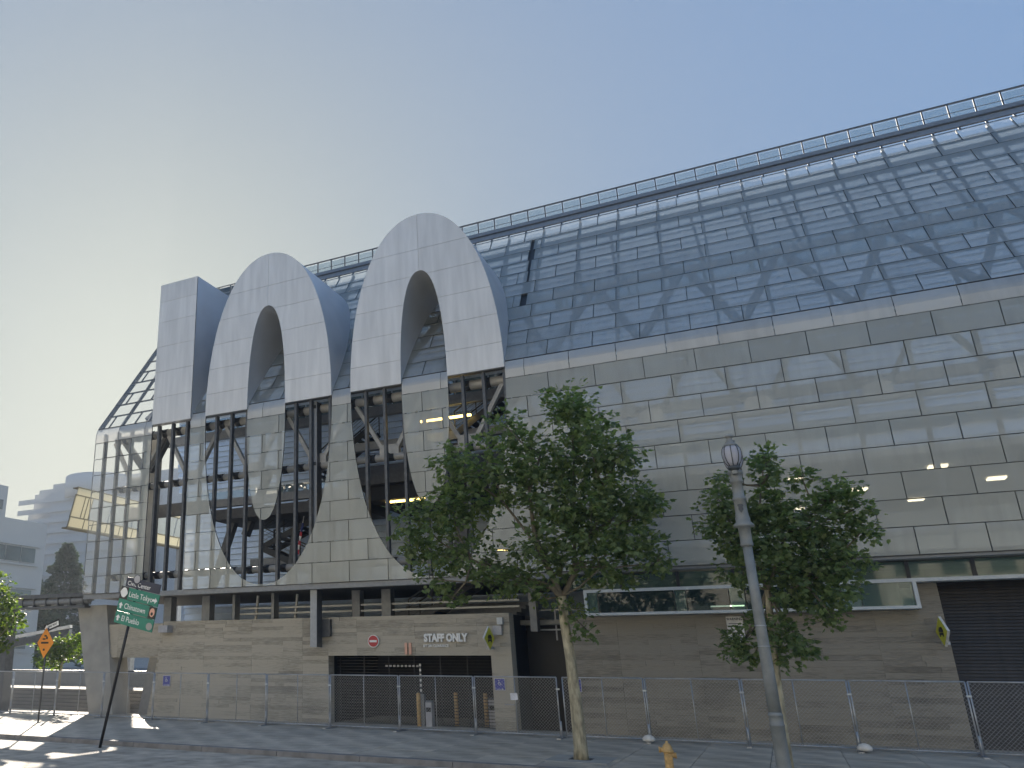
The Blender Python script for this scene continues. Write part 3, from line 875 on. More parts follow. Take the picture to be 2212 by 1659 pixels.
# dark recessed entrance
E_ = thing('entrance_recess', 'dark recessed entry between the two concrete walls', 'entrance', (-7.6, 31, 0))
def epart(mb, name, m):
    o = mb.build(name, m, E_); o.location = (7.6, -31, 0); return o
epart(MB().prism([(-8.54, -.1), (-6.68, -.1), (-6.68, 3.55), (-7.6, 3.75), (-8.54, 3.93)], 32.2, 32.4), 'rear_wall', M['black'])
epart(MB().box(-8.62, -8.55, 30.61, 32.2, -.1, 3.9), 'side_wall', M['steel_dark'])
epart(MB().box(-6.67, -6.60, 30.5, 32.2, -.1, 3.6), 'side_wall', M['steel_dark'])
for z in (3.62, 3.35, 4.05):
    epart(MB().box(-8.1, -6.2, 31.6, 31.68, z, z + .05), 'guard_rail', M['whiteframe'])
for x in (-7.3, -6.9):
    epart(MB().box(x, x + .05, 31.62, 31.67, 3.0, 4.1), 'guard_post', M['greyframe'])
W2 = thing('concrete_wall', 'darker board-marked concrete wall under the white-framed window', 'wall', (0, 30, 0))
def w2(mb, name, m):
    o = mb.build(name, m, W2); o.location = (0, -30, 0); return o
o = w2(MB().box(-6.66, 4.15, 30.03, 30.5, -.3, 3.72), 'wall_section', M['concrete_r'])
boards(o, -6.66, 4.15, 0.0, 3.72, 30.02, M['concrete_r'], pitch=.165)
w2(MB().box(3.61, 4.15, 30.03, 30.5, 3.721, 4.47), 'wall_section', M['concrete_r'])
RD = thing('roller_door', 'black slatted roller door at the right end of the wall', 'door', (7, 30.3, 0))
sl0 = None
for k in range(50):
    if sl0 is None:
        sl0 = MB().hexa([(4.16, 30.20, 0), (12, 30.20, 0), (12, 30.3, 0), (4.16, 30.3, 0), (4.16, 30.235, .086), (12, 30.235, .086), (12, 30.3, .086), (4.16, 30.3, .086)]).build('slat', M['roller'], RD); o = sl0
    else: o = put('slat', sl0.data, RD)
    o.location = (-7, -30.3, k * .09)
MB().box(-2.84, 5, .06, .1, -.1, 4.5).build('backing', M['black'], RD)

# ------------------------------------------------------------------ signs and fittings on the walls
FX = (R(90), 0, 0)     # text facing the street
t = thing('no_entry_sign', 'round red no-entry sign with a white bar above the garage', 'sign', (-13.9, 29.96, 3.0))
def disc(b, r, y0, y1, n=32, mi=0): return b.prism([(r * math.cos(2 * math.pi * k / n), r * math.sin(2 * math.pi * k / n)) for k in range(n)], y0, y1, 'y', mi)
disc(MB(), .235, -.02, .02).build('rim', M['white'], t)
disc(MB(), .205, -.032, -.021).build('disc', M['red'], t)
MB().box(-.15, .15, -.042, -.033, -.04, .04).build('bar', M['white'], t)
t = thing('wall_lettering', 'large white raised letters reading STAFF ONLY on the concrete', 'lettering', (-10.97, 29.94, 3.085))
for i_, ch in enumerate('STAFF ONLY'): pass
o = lettering('STAFF ONLY', .37, M['white'], t, (0, 0, 0), FX, .02, .80, .021)
t = thing('wall_lettering', 'small white letters of the clearance notice under STAFF ONLY', 'lettering', (-11.86, 29.96, 2.81))
lettering('8FT 2IN CLEARANCE', .135, M['white'], t, (0, 0, 0), FX, .01, .80, .003, 'LEFT')
t = thing('reflector_strips', 'pair of faded orange upright strips above the garage opening', 'reflector', (-12.47, 29.96, 2.72))
for x in (-.085, .085): MB().box(x - .05, x + .05, -.02, .02, -.21, .21).build('strip', M['pink'], t)

def diamond_sign(name, label, loc, rotz, side, scale=1.0):
    t = thing(name, label, 'sign', loc, (0, 0, rotz))
    h = .41 * scale
    MB().prism([(0, -h), (h, 0), (0, h), (-h, 0)], -.03, .03).build('rim', M['cream'], t)
    h *= .93
    MB().prism([(0, -h), (h, 0), (0, h), (-h, 0)], -.042, -.031).build('face', M['yellow'], t)
    c = MB()   # car symbol seen from the front
    c.prism([(-.13, -.02), (-.15, .03), (-.08, .12), (.08, .12), (.15, .03), (.13, -.02)], -.05, -.043)
    c.prism([(-.10, -.03), (.10, -.03), (.06, -.10), (-.06, -.10)], -.05, -.043)
    c.box(-.14, -.08, -.05, -.043, -.14, -.03).box(.08, .14, -.05, -.043, -.14, -.03)
    c.build('car_symbol', M['black'], t)
    MB().box(min(-.02, side * .40), max(.02, side * .40), .035, .11, -.36, -.27).build('bracket', M['greyframe'], t)
    MB().box(min(side * .08, side * .38), max(side * .08, side * .38), .04, .16, -.06, .14).build('housing', M['steel_dark'], t)
    return t
diamond_sign('car_warning_sign', 'yellow diamond car sign beside STAFF ONLY', (-9.2, 29.55, 3.05), R(80), 1)
diamond_sign('car_warning_sign', 'yellow diamond car sign beside the black roller door', (3.98, 29.6, 3.1), R(-78), -1)
tag(MB().box(-8.95, -8.75, 29.82, 29.98, 3.53, 3.77).build('wall_lamp', M['whiteframe']), 'small white square lamp high on the concrete pier', 'lamp')
tag(MB().box(-9.12, -8.81, 29.85, 29.97, 3.17, 3.49).build('junction_box', M['greyframe']), 'grey square metal box under the white lamp on the pier', 'box')
def ada_sign(label, x0, x1, z0, z1):
    t = thing('access_sign', label, 'sign', ((x0 + x1) / 2, 29.95, (z0 + z1) / 2))
    w_, h = (x1 - x0) / 2, (z1 - z0) / 2
    MB().box(-w_, w_, -.005, .012, -h, h).build('border', M['white'], t)
    MB().box(-w_ * .94, w_ * .94, -.012, -.006, -h * .94, h * .94).build('plate', M['blue'], t)
    s = MB(); k = h * .5; zc = .12 * h / .2
    s.tube([(-.25 * k, -.02, .95 * k + .04), (-.25 * k + .001, -.016, .95 * k + .04)], .16 * k, 10)
    s.bar((-.22 * k, -.02, .75 * k + .04), (-.12 * k, -.02, .1 * k + .04), .06 * k + .01, .008, 0, (0, 1, 0))
    s.bar((-.12 * k, -.02, .1 * k + .04), (.32 * k, -.02, .1 * k + .04), .06 * k + .01, .008, 0, (0, 1, 0))
    s.bar((.32 * k, -.02, .1 * k + .04), (.55 * k, -.02, -.42 * k + .04), .06 * k + .01, .008, 0, (0, 1, 0))
    pts = [(-.02 * k + .5 * k * math.cos(a), -.02, -.1 * k + .04 + .5 * k * math.sin(a)) for a in [R(130 + 15 * q) for q in range(14)]]
    for p, q in zip(pts, pts[1:]): s.bar(p, q, .05 * k + .008, .008, 0, (0, 1, 0))
    s.build('wheelchair_symbol', M['white'], t)
    a = MB(); a.box(-w_ * .7, w_ * .45, -.02, -.013, -h * .80, -h * .74); a.prism([(w_ * .45, -h * .88), (w_ * .75, -h * .77), (w_ * .45, -h * .66)], -.02, -.013)
    a.build('arrow', M['white'], t)
    return t
ada_sign('blue wheelchair sign with an arrow on the pier beside the garage', -9.21, -8.84, 1.30, 1.70)
ada_sign('blue wheelchair sign half hidden behind the pale tree trunk', -6.60, -6.22, 1.30, 1.71)
ada_sign('blue wheelchair sign at the far left end of the concrete wall', -24.05, -23.65, 1.22, 1.66)
t = thing('warning_sign', 'cream warning notice on the concrete behind the smaller tree', 'sign', (-1.28, 29.95, 3.25))
MB().box(-.24, .24, 0, .02, -.39, .39).build('plate', M['cream'], t)
lettering('WARNING', .11, M['black'], t, (0, -.003, .31), FX, .002, .85, .002)
for k in range(5): MB().box(-.18, .18 - .05 * (k % 2), -.004, -.001, .16 - k * .09, .18 - k * .09).build('text_line', M['steel'], t)
MB().box(-.21, .21, -.004, -.001, -.29, -.275).build('rule', M['steel'], t)
t = thing('wall_conduit_lamp', 'short grey bracket on the pier beside the fence gate', 'bracket', (-8.7, 29.9, .85))
MB().box(-.18, .15, -.03, .03, -.02, .02).build('arm', M['greyframe'], t)

# bollards, ticket machines and barrier in the garage mouth
for i_, (x, y, lab) in enumerate(((-12.25, 30.25, 'tan bollard beside the tall ticket machine'), (-11.2, 31.4, 'tan bollard between the two ticket machines, set back'), (-10.05, 31.4, 'tan bollard left of the second ticket machine'))):
    tag(MB().lathe([(.075, 0), (.075, 1.12), (.06, 1.16), (.02, 1.18)], 14, 0, (x, y, -.02)).build('bollard', M['hydrant']), lab, 'bollard', 'tan bollards in the garage mouth')
for (x, y, h, lab) in ((-11.85, 30.35, .85, 'light grey ticket machine in the garage mouth'), (-9.75, 31.3, .95, 'grey ticket machine at the right of the garage mouth')):
    t = thing('ticket_machine', lab, 'ticket machine', (x, y, -.02), group='ticket machines in the garage')
    MB().box(-.12, .12, -.14, .14, 0, h).build('cabinet', M['greyframe'], t)
    MB().box(-.09, .09, -.155, -.141, h * .62, h * .8).build('screen', M['black'], t)
    MB().hexa([(-.13, -.16, h), (.13, -.16, h), (.13, .15, h), (-.13, .15, h), (-.13, -.05, h + .06), (.13, -.05, h + .06), (.13, .15, h + .06), (-.13, .15, h + .06)]).build('hood', M['steel_mid'], t)
t = thing('barrier_arm', 'raised striped barrier arm behind the tan bollard', 'barrier', (-12.2, 30.42, 1.1))
for k in range(12): MB().bar((0, 0, k * .09), (.0, 0, k * .09 + .09), .06, .05).build('stripe', M['cream'] if k % 2 else M['steel'], t)
MB().box(-.14, .14, -.1, .1, -1.1, 0).build('post', M['steel_mid'], t)

# ------------------------------------------------------------------ temporary chain-link fence
def wire_mesh(w_, h):
    b = MB(); step = .1; r_ = .0016
    def wire(p, q):
        p, q = Vector(p), Vector(q)
        if (q - p).length < .02: return
        a = Vector((0, 1, 0)) * r_ * 2; c = (q - p).normalized().cross(Vector((0, 1, 0))) * r_ * 1.7
        i = len(b.v)
        for o_ in (p, q):
            b.v += [tuple(o_ + a), tuple(o_ - a * .5 + c), tuple(o_ - a * .5 - c)]
        b.idx(i, [(0, 1, 4, 3), (1, 2, 5, 4), (2, 0, 3, 5)])
    s = -h
    while s < w_:
        x0, z0 = s, 0.0
        if x0 < 0: z0, x0 = -s, 0.0
        x1, z1 = s + h, h
        if x1 > w_: z1, x1 = h - (x1 - w_), w_
        wire((x0, .004, z0), (x1, .004, z1)); wire((x0, -.004, h - z0), (x1, -.004, h - z1))
        s += step
    return b
wm = None
fence_x = [(-6.43, -3.95), (-3.95, -1.30), (-1.30, 1.35), (1.35, 4.0), (4.0, 6.65), (-9.34, -6.56)]
x = -9.34
while x > -36: fence_x.append((x - 2.72, x)); x -= 2.72
flabs = ['chain-link panel standing behind the pale tree trunk', 'chain-link panel before the middle of the right wall', 'chain-link panel behind the lamp post base', 'chain-link panel left of the black roller door',
         'chain-link panel across the black roller door', 'chain-link gate panel with a white paper, before the dark recess', 'chain-link panel across the right half of the garage',
         'chain-link panel across the left half of the garage', 'chain-link panel below the hung steel column', 'chain-link panel before the middle of the left wall', 'chain-link panel before the left end of the wall',
         'chain-link panel before the blue wheelchair sign on the left', 'chain-link panel before the passage pillar', 'chain-link panel before the steps, right of the orange sign', 'chain-link panel before the steps, left of the orange sign',
         'leftmost chain-link panel before the steps']
H_F = 1.80
for i_, (xa, xb) in enumerate(fence_x):
    W_ = xb - xa
    t = thing('fence_panel', flabs[min(i_, len(flabs) - 1)], 'fence', (xa, 28.0, 0), group='temporary chain-link fence panels')
    f = MB()
    f.tube([(.03, 0, .02), (.03, 0, H_F)], .021, 8).tube([(W_ - .03, 0, .02), (W_ - .03, 0, H_F)], .021, 8)
    f.tube([(.03, 0, H_F), (W_ - .03, 0, H_F)], .021, 8).tube([(.03, 0, .09), (W_ - .03, 0, .09)], .021, 8)
    f.build('frame', M['galv'], t)
    MB().tube([(W_ / 2, 0, .09), (W_ / 2, 0, H_F)], .014, 8).build('middle_post', M['galv'], t)
    o = wire_mesh(W_ - .06, H_F - .09).build('wire_mesh', M['wire'], t, (.03, 0, .09)); o['kind'] = 'stuff'
    ft = MB(); ft.box(W_ - .06, W_ + .06, -.45, .45, -.004, .03); ft.tube([(W_, 0, .03), (W_, 0, .5)], .03, 8)
    ft.build('foot', M['galv'], t)
    MB().box(W_ - .06, W_ + .05, -.03, .03, 1.42, 1.47).build('clamp', M['whiteframe'], t)
tag(MB().hexa([(-8.10, 27.95, 1.09), (-7.86, 27.95, 1.10), (-7.86, 27.97, 1.10), (-8.10, 27.97, 1.09), (-8.10, 27.93, 1.30), (-7.87, 27.95, 1.31), (-7.87, 27.965, 1.31), (-8.10, 27.96, 1.30)]).build('paper_notice', M['paper']), 'white paper notice tied to the fence gate', 'notice')
sb = thing('sandbag', 'pale sandbag on the fence foot right of the lamp post', 'sandbag', (1.45, 27.75, .03))
MB().lathe([(.02, 0), (.17, .03), (.19, .09), (.12, .17), (.04, .2)], 14).build('bag', M['cream'], sb)
sb2 = copy_tree(sb); sb2.location = (-3.95, 27.7, .03); sb2['label'] = 'pale sandbag on the fence foot left of the fire hydrant'

# ------------------------------------------------------------------ street lamp
L = thing('street_lamp', 'tall grey twin-globe street lamp beside the smaller tree', 'street lamp', (-.40, 20.98, 0))
MB().lathe([(.165, -.02), (.165, .10), (.145, .14), (.138, .5), (.136, 1.02), (.147, 1.03), (.147, 1.06), (.136, 1.07), (.135, 1.22), (.147, 1.23), (.147, 1.26), (.132, 1.28), (.13, 1.30)], 20).build('base', M['lamp'], L)
MB().lathe([(.128, 1.3), (.122, 2.0), (.106, 3.6), (.098, 4.78)], 20).build('shaft', M['lamp'], L)
MB().lathe([(.12, 4.78), (.135, 4.80), (.135, 4.84), (.125, 4.86), (.125, 5.20), (.22, 5.22), (.21, 5.27), (.15, 5.33), (.155, 5.42), (.135, 5.46), (.14, 5.50), (.13, 5.54), (.13, 5.82), (.145, 5.83), (.145, 5.88), (.12, 5.9), (.11, 6.22), (.14, 6.23), (.14, 6.3), (.13, 6.32), (.13, 6.42), (.16, 6.44), (.16, 6.50), (.13, 6.52)], 20).build('capital', M['lamp'], L)
for z in (2.62, 3.05): MB().lathe([(.118, z), (.126, z + .002), (.126, z + .022), (.116, z + .024)], 20).build('steel_band', M['galv'], L)
MB().box(-.05, .05, -.30, .30, 6.40, 6.48).build('cross_arm', M['lamp'], L)
MB().prism([(-.05, 5.72), (.05, 5.72), (.06, 5.68), (.04, 5.66), (.05, 5.60), (0, 5.52), (-.05, 5.60), (-.04, 5.66), (-.06, 5.68)], -.15, -.11).build('ornament', M['lampdark'], L)
for yy in (-.22, .30):
    h = MB().lathe([(.10, 0), (.13, .03), (.13, .07), (.10, .09)], 16).build('globe_cup', M['lampdark'], L, (0, yy, 6.50))
    gl = MB().lathe([(.10, .09), (.16, .18), (.195, .30), (.20, .40), (.18, .50), (.14, .55)], 20).build('globe', M['globe'], h)
    rb = MB()
    for k in range(8):
        a = 2 * math.pi * k / 8
        pr_ = [(.105, .09), (.165, .18), (.2, .30), (.205, .40), (.185, .50), (.14, .56)]
        rb.tube([(r_ * math.cos(a), r_ * math.sin(a), z) for r_, z in pr_], .011, 6)
    rb.build('rib', M['lampdark'], h)
    MB().lathe([(.15, .55), (.155, .58), (.10, .62), (.075, .66), (.06, .72), (.065, .76), (.10, .77), (.10, .80), (.05, .83), (.01, .84)], 16).build('finial', M['lamp'], h)

# ------------------------------------------------------------------ fire hydrant
t = thing('fire_hydrant', 'faded yellow fire hydrant near the kerb', 'fire hydrant', (-2.63, 20.98, 0))
t.scale = (.86, .86, .89)
MB().lathe([(.17, -.01), (.17, .03), (.12, .05), (.105, .10), (.10, .42), (.11, .46)], 18).build('barrel', M['hydrant'], t)
MB().lathe([(.11, .46), (.145, .47), (.145, .51), (.125, .52), (.12, .58), (.08, .65), (.03, .68), (.03, .72), (.005, .73)], 18).build('bonnet', M['hydrant'], t)
o = MB().tube([(0, 0, .36), (.02, -.16, .36)], .075, 14).tube([(.02, -.16, .36), (.022, -.20, .36)], .09, 14).tube([(.022, -.2, .36), (.023, -.24, .36)], .03, 6).build('outlet', M['hydrant'], t)
MB().tube([(0, 0, .52), (-.17, -.02, .52)], .06, 12).tube([(-.17, -.02, .52), (-.21, -.025, .52)], .072, 12).build('outlet', M['hydrant'], t)
MB().tube([(0, 0, .40), (.16, .02, .40)], .06, 12).tube([(.16, .02, .40), (.20, .025, .40)], .072, 12).build('outlet', M['hydrant'], t)

# ------------------------------------------------------------------ trees
tp = thing('tree_pit', 'pale square concrete surround at the foot of the larger sycamore', 'tree pit', (-4.87, 22.6, 0))
for (x0, x1, y0, y1) in ((-.75, .75, -.75, -.28), (-.75, .75, .28, .75), (-.75, -.28, -.279, .279), (.28, .75, -.279, .279)):
    MB().box(x0, x1, y0, y1, -.02, .012).build('surround_slab', M['concrete_plain'], tp)
MB().box(-.279, .279, -.279, .279, -.02, .003).build('soil', M['slab'], tp)
def leaf_cloud(blobs, y0, depth, n, size, seed, flat=1.0):
    """lobed leaves in drooping sprays, spread through the blobs' volume, denser towards the outside"""
    rg = random.Random(seed)
    V, Fc = [], []
    tot = sum(b[2] ** 2 for b in blobs)
    prof = [(0, 0), (.28, .12), (.52, .10), (.40, .34), (.50, .62), (.24, .60), (0, 1.0), (-.24, .60), (-.50, .62), (-.40, .34), (-.52, .10), (-.28, .12)]
    for (bx, bz, br) in blobs:
        cnt = int(n * br ** 2 / tot)
        sprays = max(3, cnt // 9)
        for s in range(sprays):
            d = Vector((rg.gauss(0, 1), rg.gauss(0, 1), rg.gauss(0, 1))).normalized()
            rr = br * (rg.random() ** .42) * rg.uniform(.75, 1.32)
            c = Vector((bx, y0 + rg.uniform(-1, 1) * depth * (.25 if br < .35 else .5), bz)) + Vector((d.x * rr, d.y * rr * .9, d.z * rr * .9 * flat))
            if rg.random() < .12: c += Vector((d.x, d.y, abs(d.z) + .25)) * br * rg.uniform(.15, .5)
            out = (d + Vector((0, 0, -.25))).normalized()
            for q in range(9):
                p = c + Vector((rg.gauss(0, .13), rg.gauss(0, .13), rg.gauss(0, .09))) * (size / .17)
                a = (out + Vector((rg.uniform(-.9, .9), rg.uniform(-.9, .9), rg.uniform(-.9, .5)))).normalized()
                nrm = Vector((rg.uniform(-.7, .7), rg.uniform(-.9, .5), 1)).normalized()
                b_ = a.cross(nrm)
                if b_.length < .1: continue
                b_.normalize(); nn = b_.cross(a).normalized()
                sz = size * rg.uniform(.65, 1.25)
                i = len(V)
                for (u, v) in prof:
                    V.append(tuple(p + b_ * u * sz + a * v * sz + nn * (abs(u) * -.22 * sz)))
                Fc += [(i, i + 1, i + 2, i + 3), (i, i + 3, i + 4, i + 5), (i, i + 5, i + 6), (i, i + 6, i + 7), (i, i + 7, i + 8, i + 9), (i, i + 9, i + 10, i + 11)]
    return V, Fc
def make_tree(name, label, base, trunk, limbs, blobs, y0, depth, n, size, seed, lm, group=None, flat=1.0):
    t = thing(name, label, 'tree', base, group=group)
    inv = Vector(base)
    tb = MB().tube([Vector(p) - inv for p, r_ in trunk], [r_ for p, r_ in trunk], 14)
    tb.build('trunk', M['bark'], t)
    lb = MB(); rg = random.Random(seed + 1)
    for pts in limbs:
        lb.tube([Vector(p) - inv for p, r_ in pts], [r_ for p, r_ in pts], 8)
    tops = [Vector(p) for pts in limbs for p, r_ in pts[1:]] + [Vector(trunk[-1][0])]
    for (bx, bz, br) in blobs:
        c = Vector((bx, y0 + rg.uniform(-.3, .3) * depth, bz))
        s = min(tops, key=lambda q: (q - c).length + (1.5 if q.z > c.z else 0))
        mid = (s + c) / 2 + Vector((rg.uniform(-.15, .15), rg.uniform(-.2, .2), -.1))
        lb.tube([s - inv, mid - inv, c - inv], [.035, .025, .012], 6)
        for q in range(4):
            e = c + Vector((rg.uniform(-1, 1), rg.uniform(-1, 1), rg.uniform(-.6, 1))) * br * .8
            lb.tube([c - inv, e - inv], [.012, .004], 4)
    o = lb.build('branches', M['branch'], t)
    o['kind'] = 'stuff'
    V, Fc = leaf_cloud(blobs, y0, depth, n, size, seed, flat)
    me = bpy.data.meshes.new('crown'); me.from_pydata([tuple(Vector(v) - inv) for v in V], [], Fc)
    me.materials.append(lm); me.update()
    put('crown', me, t)
    return t
bl1 = [(-4.43, 9.11, 0.54), (-4.15, 8.68, 0.83), (-6.05, 8.74, 0.5), (-7.64, 7.77, 0.6), (-6.55, 7.35, 1.05), (-5.32, 7.61, .95), (-3.72, 7.57, 0.9), (-3.06, 7.63, 0.5), (-4.73, 6.51, 1.1), (-3.2, 6.37, 0.85), (-2.6, 6.19, 0.39), (-7.86, 6.54, 0.9), (-8.92, 6.23, 0.6), (-8.96, 5.49, 0.59), (-7.93, 5.34, 0.75), (-6.9, 4.9, 0.6), (-8.48, 4.51, 0.42), (-6.52, 4.43, 0.45), (-4.0, 5.55, 1.0), (-3.12, 5.26, 0.78), (-2.57, 4.72, 0.38), (-3.83, 4.57, 0.6), (-4.70, 3.62, 0.3), (-4.5, 3.07, 0.22), (-7.86, 3.98, 0.28), (-5.95, 4.4, .5), (-5.4, 5.3, .7), (-4.9, 4.7, .45), (-5.5, 4.05, .3)]
make_tree('sycamore_tree', 'larger leafy sycamore with a pale bare trunk before the recess', (-4.87, 22.6, 0),
    [((-4.87, 22.6, -.05), .19), ((-4.86, 22.6, .3), .165), ((-4.87, 22.6, 1.2), .15), ((-4.90, 22.6, 2.33), .13), ((-4.97, 22.6, 3.3), .12), ((-4.98, 22.6, 3.93), .12)],
    [[((-4.98, 22.6, 3.85), .10), ((-5.18, 22.6, 4.5), .08), ((-5.41, 22.6, 5.0), .07), ((-5.57, 22.6, 5.79), .06), ((-5.6, 22.6, 6.8), .045), ((-5.2, 22.6, 7.8), .03)],
     [((-4.98, 22.6, 3.9), .09), ((-5.17, 22.5, 4.15), .075), ((-5.6, 22.5, 4.34), .07), ((-6.28, 22.4, 4.46), .05), ((-7.3, 22.4, 5.0), .03)],
     [((-5.3, 22.6, 4.7), .05), ((-5.6, 22.7, 5.4), .04), ((-6.4, 22.7, 6.6), .03)],
     [((-4.97, 22.6, 3.9), .08), ((-4.5, 22.7, 4.7), .06), ((-4.0, 22.7, 5.6), .045), ((-3.6, 22.6, 6.8), .03)],
     [((-4.6, 22.65, 4.5), .05), ((-4.5, 22.9, 6.0), .04), ((-4.3, 22.7, 8.0), .025)]],
    bl1, 22.6, 1.7, 13500, .150, 11, M['leaf'], 'street trees on the pavement')
bl2 = [(0.27, 7.13, 0.25), (0.19, 6.81, 0.38), (-0.8, 6.73, 0.22), (-0.83, 6.06, 0.45), (-1.07, 5.5, 0.36), (-0.26, 5.73, 0.5), (0.33, 5.89, 0.5), (0.98, 6.51, 0.25), (1.52, 6.1, 0.4), (1.88, 5.66, 0.38), (2.02, 5.21, 0.3), (1.1, 5.38, 0.7), (0.14, 5.1, 0.75), (-0.66, 4.98, 0.55), (1.1, 4.53, 0.7), (1.68, 4.57, 0.33), (0.31, 4.24, 0.65), (-0.61, 4.28, 0.42), (1.27, 3.87, 0.4), (0.79, 3.56, 0.36), (1.03, 3.29, 0.19), (-0.83, 2.77, 0.3), (-1.03, 2.51, 0.22), (-0.48, 3.1, 0.32), (0.1, 2.93, 0.36), (0.34, 2.6, 0.27), (-0.14, 2.35, 0.27), (-0.74, 2.35, 0.2)]
make_tree('sycamore_tree', 'smaller dark sycamore behind the street lamp', (-.33, 22.6, 0),
    [((-.33, 22.6, -.05), .10), ((-.31, 22.6, .8), .085), ((-.27, 22.6, 1.8), .08), ((-.23, 22.6, 2.93), .07), ((-.19, 22.6, 3.59), .065), ((-.17, 22.6, 3.92), .06)],
    [[((-.17, 22.6, 3.9), .05), ((.01, 22.6, 4.25), .045), ((.39, 22.6, 5.12), .035), ((.86, 22.6, 5.5), .025), ((1.4, 22.6, 5.9), .015)],
     [((-.17, 22.6, 3.9), .05), ((-.3, 22.6, 4.8), .035), ((.1, 22.6, 6.4), .02)],
     [((-.2, 22.6, 3.5), .04), ((.6, 22.6, 4.1), .03), ((1.3, 22.6, 4.6), .02)]],
    bl2, 22.6, 1.1, 9000, .125, 23, M['leaf'], 'street trees on the pavement')
make_tree('street_tree', 'yellow green tree cut by the left edge of the frame', (-28.6, 24, 0),
    [((-28.6, 24, -.05), .14), ((-28.5, 24, 1.5), .12), ((-28.4, 24, 2.8), .10)], [[((-28.4, 24, 2.7), .08), ((-28.2, 24, 4.6), .03)]],
    [(-28.4, 5.2, .7), (-27.9, 4.6, .65), (-28.6, 4.0, .9), (-27.6, 3.75, .5), (-27.9, 3.1, .55), (-28.9, 3.2, .7), (-26.95, 4.0, .28), (-26.8, 3.8, .2)], 24, .8, 2600, .15, 31, M['leaf_sun'])
make_tree('street_tree', 'small sunlit tree behind the orange diamond sign', (-33.9, 33.6, 0),
    [((-33.9, 33.6, -.05), .08), ((-33.9, 33.6, 1.6), .06), ((-33.8, 33.6, 2.3), .05)], [[((-33.8, 33.6, 2.2), .04), ((-33.5, 33.6, 3.0), .02)]],
    [(-35.2, 2.5, .55), (-34.3, 2.9, .7), (-33.4, 3.0, .75), (-32.6, 3.3, .5), (-32.9, 2.4, .45), (-34.3, 2.2, .5)], 33.6, .6, 1500, .15, 37, M['leaf_sun'])
def conifer(label, base, h, r0, n, seed):
    t = thing('conifer_tree', label, 'tree', base)
    MB().tube([(0, 0, -.2), (0, 0, h * .9)], [.4, .05], 8).build('trunk', M['branch'], t)
    rg = random.Random(seed); V, Fc = [], []
    for k in range(n):
        f = rg.random() ** .8; z = h * (.12 + .88 * f); r_ = r0 * (1 - f) ** .8 * rg.uniform(.4, 1.1) * (1 + .25 * math.sin(z * 3 + seed)) + .15
        a = rg.uniform(0, 2 * math.pi); p = Vector((r_ * math.cos(a), r_ * math.sin(a), z))
        for q in range(3):
            s = rg.uniform(.35, .8); d = Vector((math.cos(a) + rg.uniform(-.7, .7), math.sin(a) + rg.uniform(-.7, .7), rg.uniform(-.5, .5))).normalized() * s
            e = Vector((rg.uniform(-1, 1), rg.uniform(-1, 1), rg.uniform(-1, 1))) * .22
            i = len(V); V += [tuple(p - e), tuple(p + d * .5 + e), tuple(p + d), tuple(p + d * .4 - e * 1.3)]; Fc.append((i, i + 1, i + 2, i + 3))
    me = bpy.data.meshes.new('crown'); me.from_pydata(V, [], Fc); me.materials.append(M['leaf_far']); me.update()
    put('crown', me, t)
    return t
conifer('hazy pointed conifer against the pale tower', (-86.5, 85, 0), 17.5, 5.0, 2600, 3)
conifer('low hazy evergreen left of the pointed conifer', (-77, 70, 0), 12.2, 4.6, 2000, 5)
conifer('round hazy evergreen between the two hazy crowns', (-84, 80, 0), 11.5, 4.2, 1500, 8)

# ------------------------------------------------------------------ left: piers, plaza steps, beam, bridge box, signs
t = thing('concrete_pier', 'tapered concrete pier under the left end of the screen', 'pier', (-28, 29.8, 0))
MB().hexa([(-.1, .1, -.3), (1.3, .1, -.3), (1.3, 1.3, -.3), (-.1, 1.3, -.3), (-1.42, .1, 4.75), (.4, .1, 4.75), (.4, 1.3, 4.75), (-1.42, 1.3, 4.75)]).build('shaft', M['concrete_plain'], t)
t = thing('canopy_beam', 'long dark steel beam running left from the foot of the screen', 'beam', (-31, 29.5, 5))
MB().box(-3.0, 2.7, -.25, .25, .12, .30).build('top_chord', M['steel'], t)
MB().tube([(-2.7, 0, -.08), (2.7, 0, -.02)], .17, 12).build('tube', M['steel_mid'], t)
MB().box(-2.4, 2.6, -.2, .2, -.38, -.27).build('bottom_chord', M['steel'], t)
for k in range(7): MB().box(-2.4 + k * .8, -2.34 + k * .8, -.2, .2, -.3, .14).build('stiffener', M['steel'], t)
MB().hexa([(-2.75, -.2, -5.2), (-2.2, -.2, -5.2), (-2.2, .3, -5.2), (-2.75, .3, -5.2), (-2.65, -.2, .1), (-2.35, -.2, .1), (-2.35, .3, .1), (-2.65, .3, .1)]).build('post', M['steel'], t)
t = thing('plaza_steps', 'broad dark plaza steps with a sunlit top behind the fence', 'steps', (-34, 31.2, 0))
for k in range(6):
    MB().box(-14, 7.7 - .0 * k, k * .30, 6.0, k * .15 + .012, k * .15 + .14).build('step', M['step'], t)
    MB().box(-14, 7.69, k * .30 + .05, 5.9, k * .15 - .05, k * .15 + .01).build('riser_recess', M['dark'], t)
t = thing('low_wall', 'dark low wall on top of the plaza steps', 'wall', (-40, 37.4, .9))
MB().box(-10, 9.5, 0, .4, -.9, .75).build('wall', M['steel_mid'], t)
MB().box(-10.02, 9.52, -.03, .43, .75, .80).build('coping', M['steel'], t)
t = thing('stair_beam', 'pale inclined rail behind the one-way sign', 'railing', (-38, 36, 3))
MB().bar((-2.4, 0, .55), (2.2, 0, 1.1), .2, .16).build('upper_rail', M['cream'], t)
MB().bar((-2.6, 0, .15), (2.2, 0, .75), .25, .4).build('stringer', M['steel'], t)

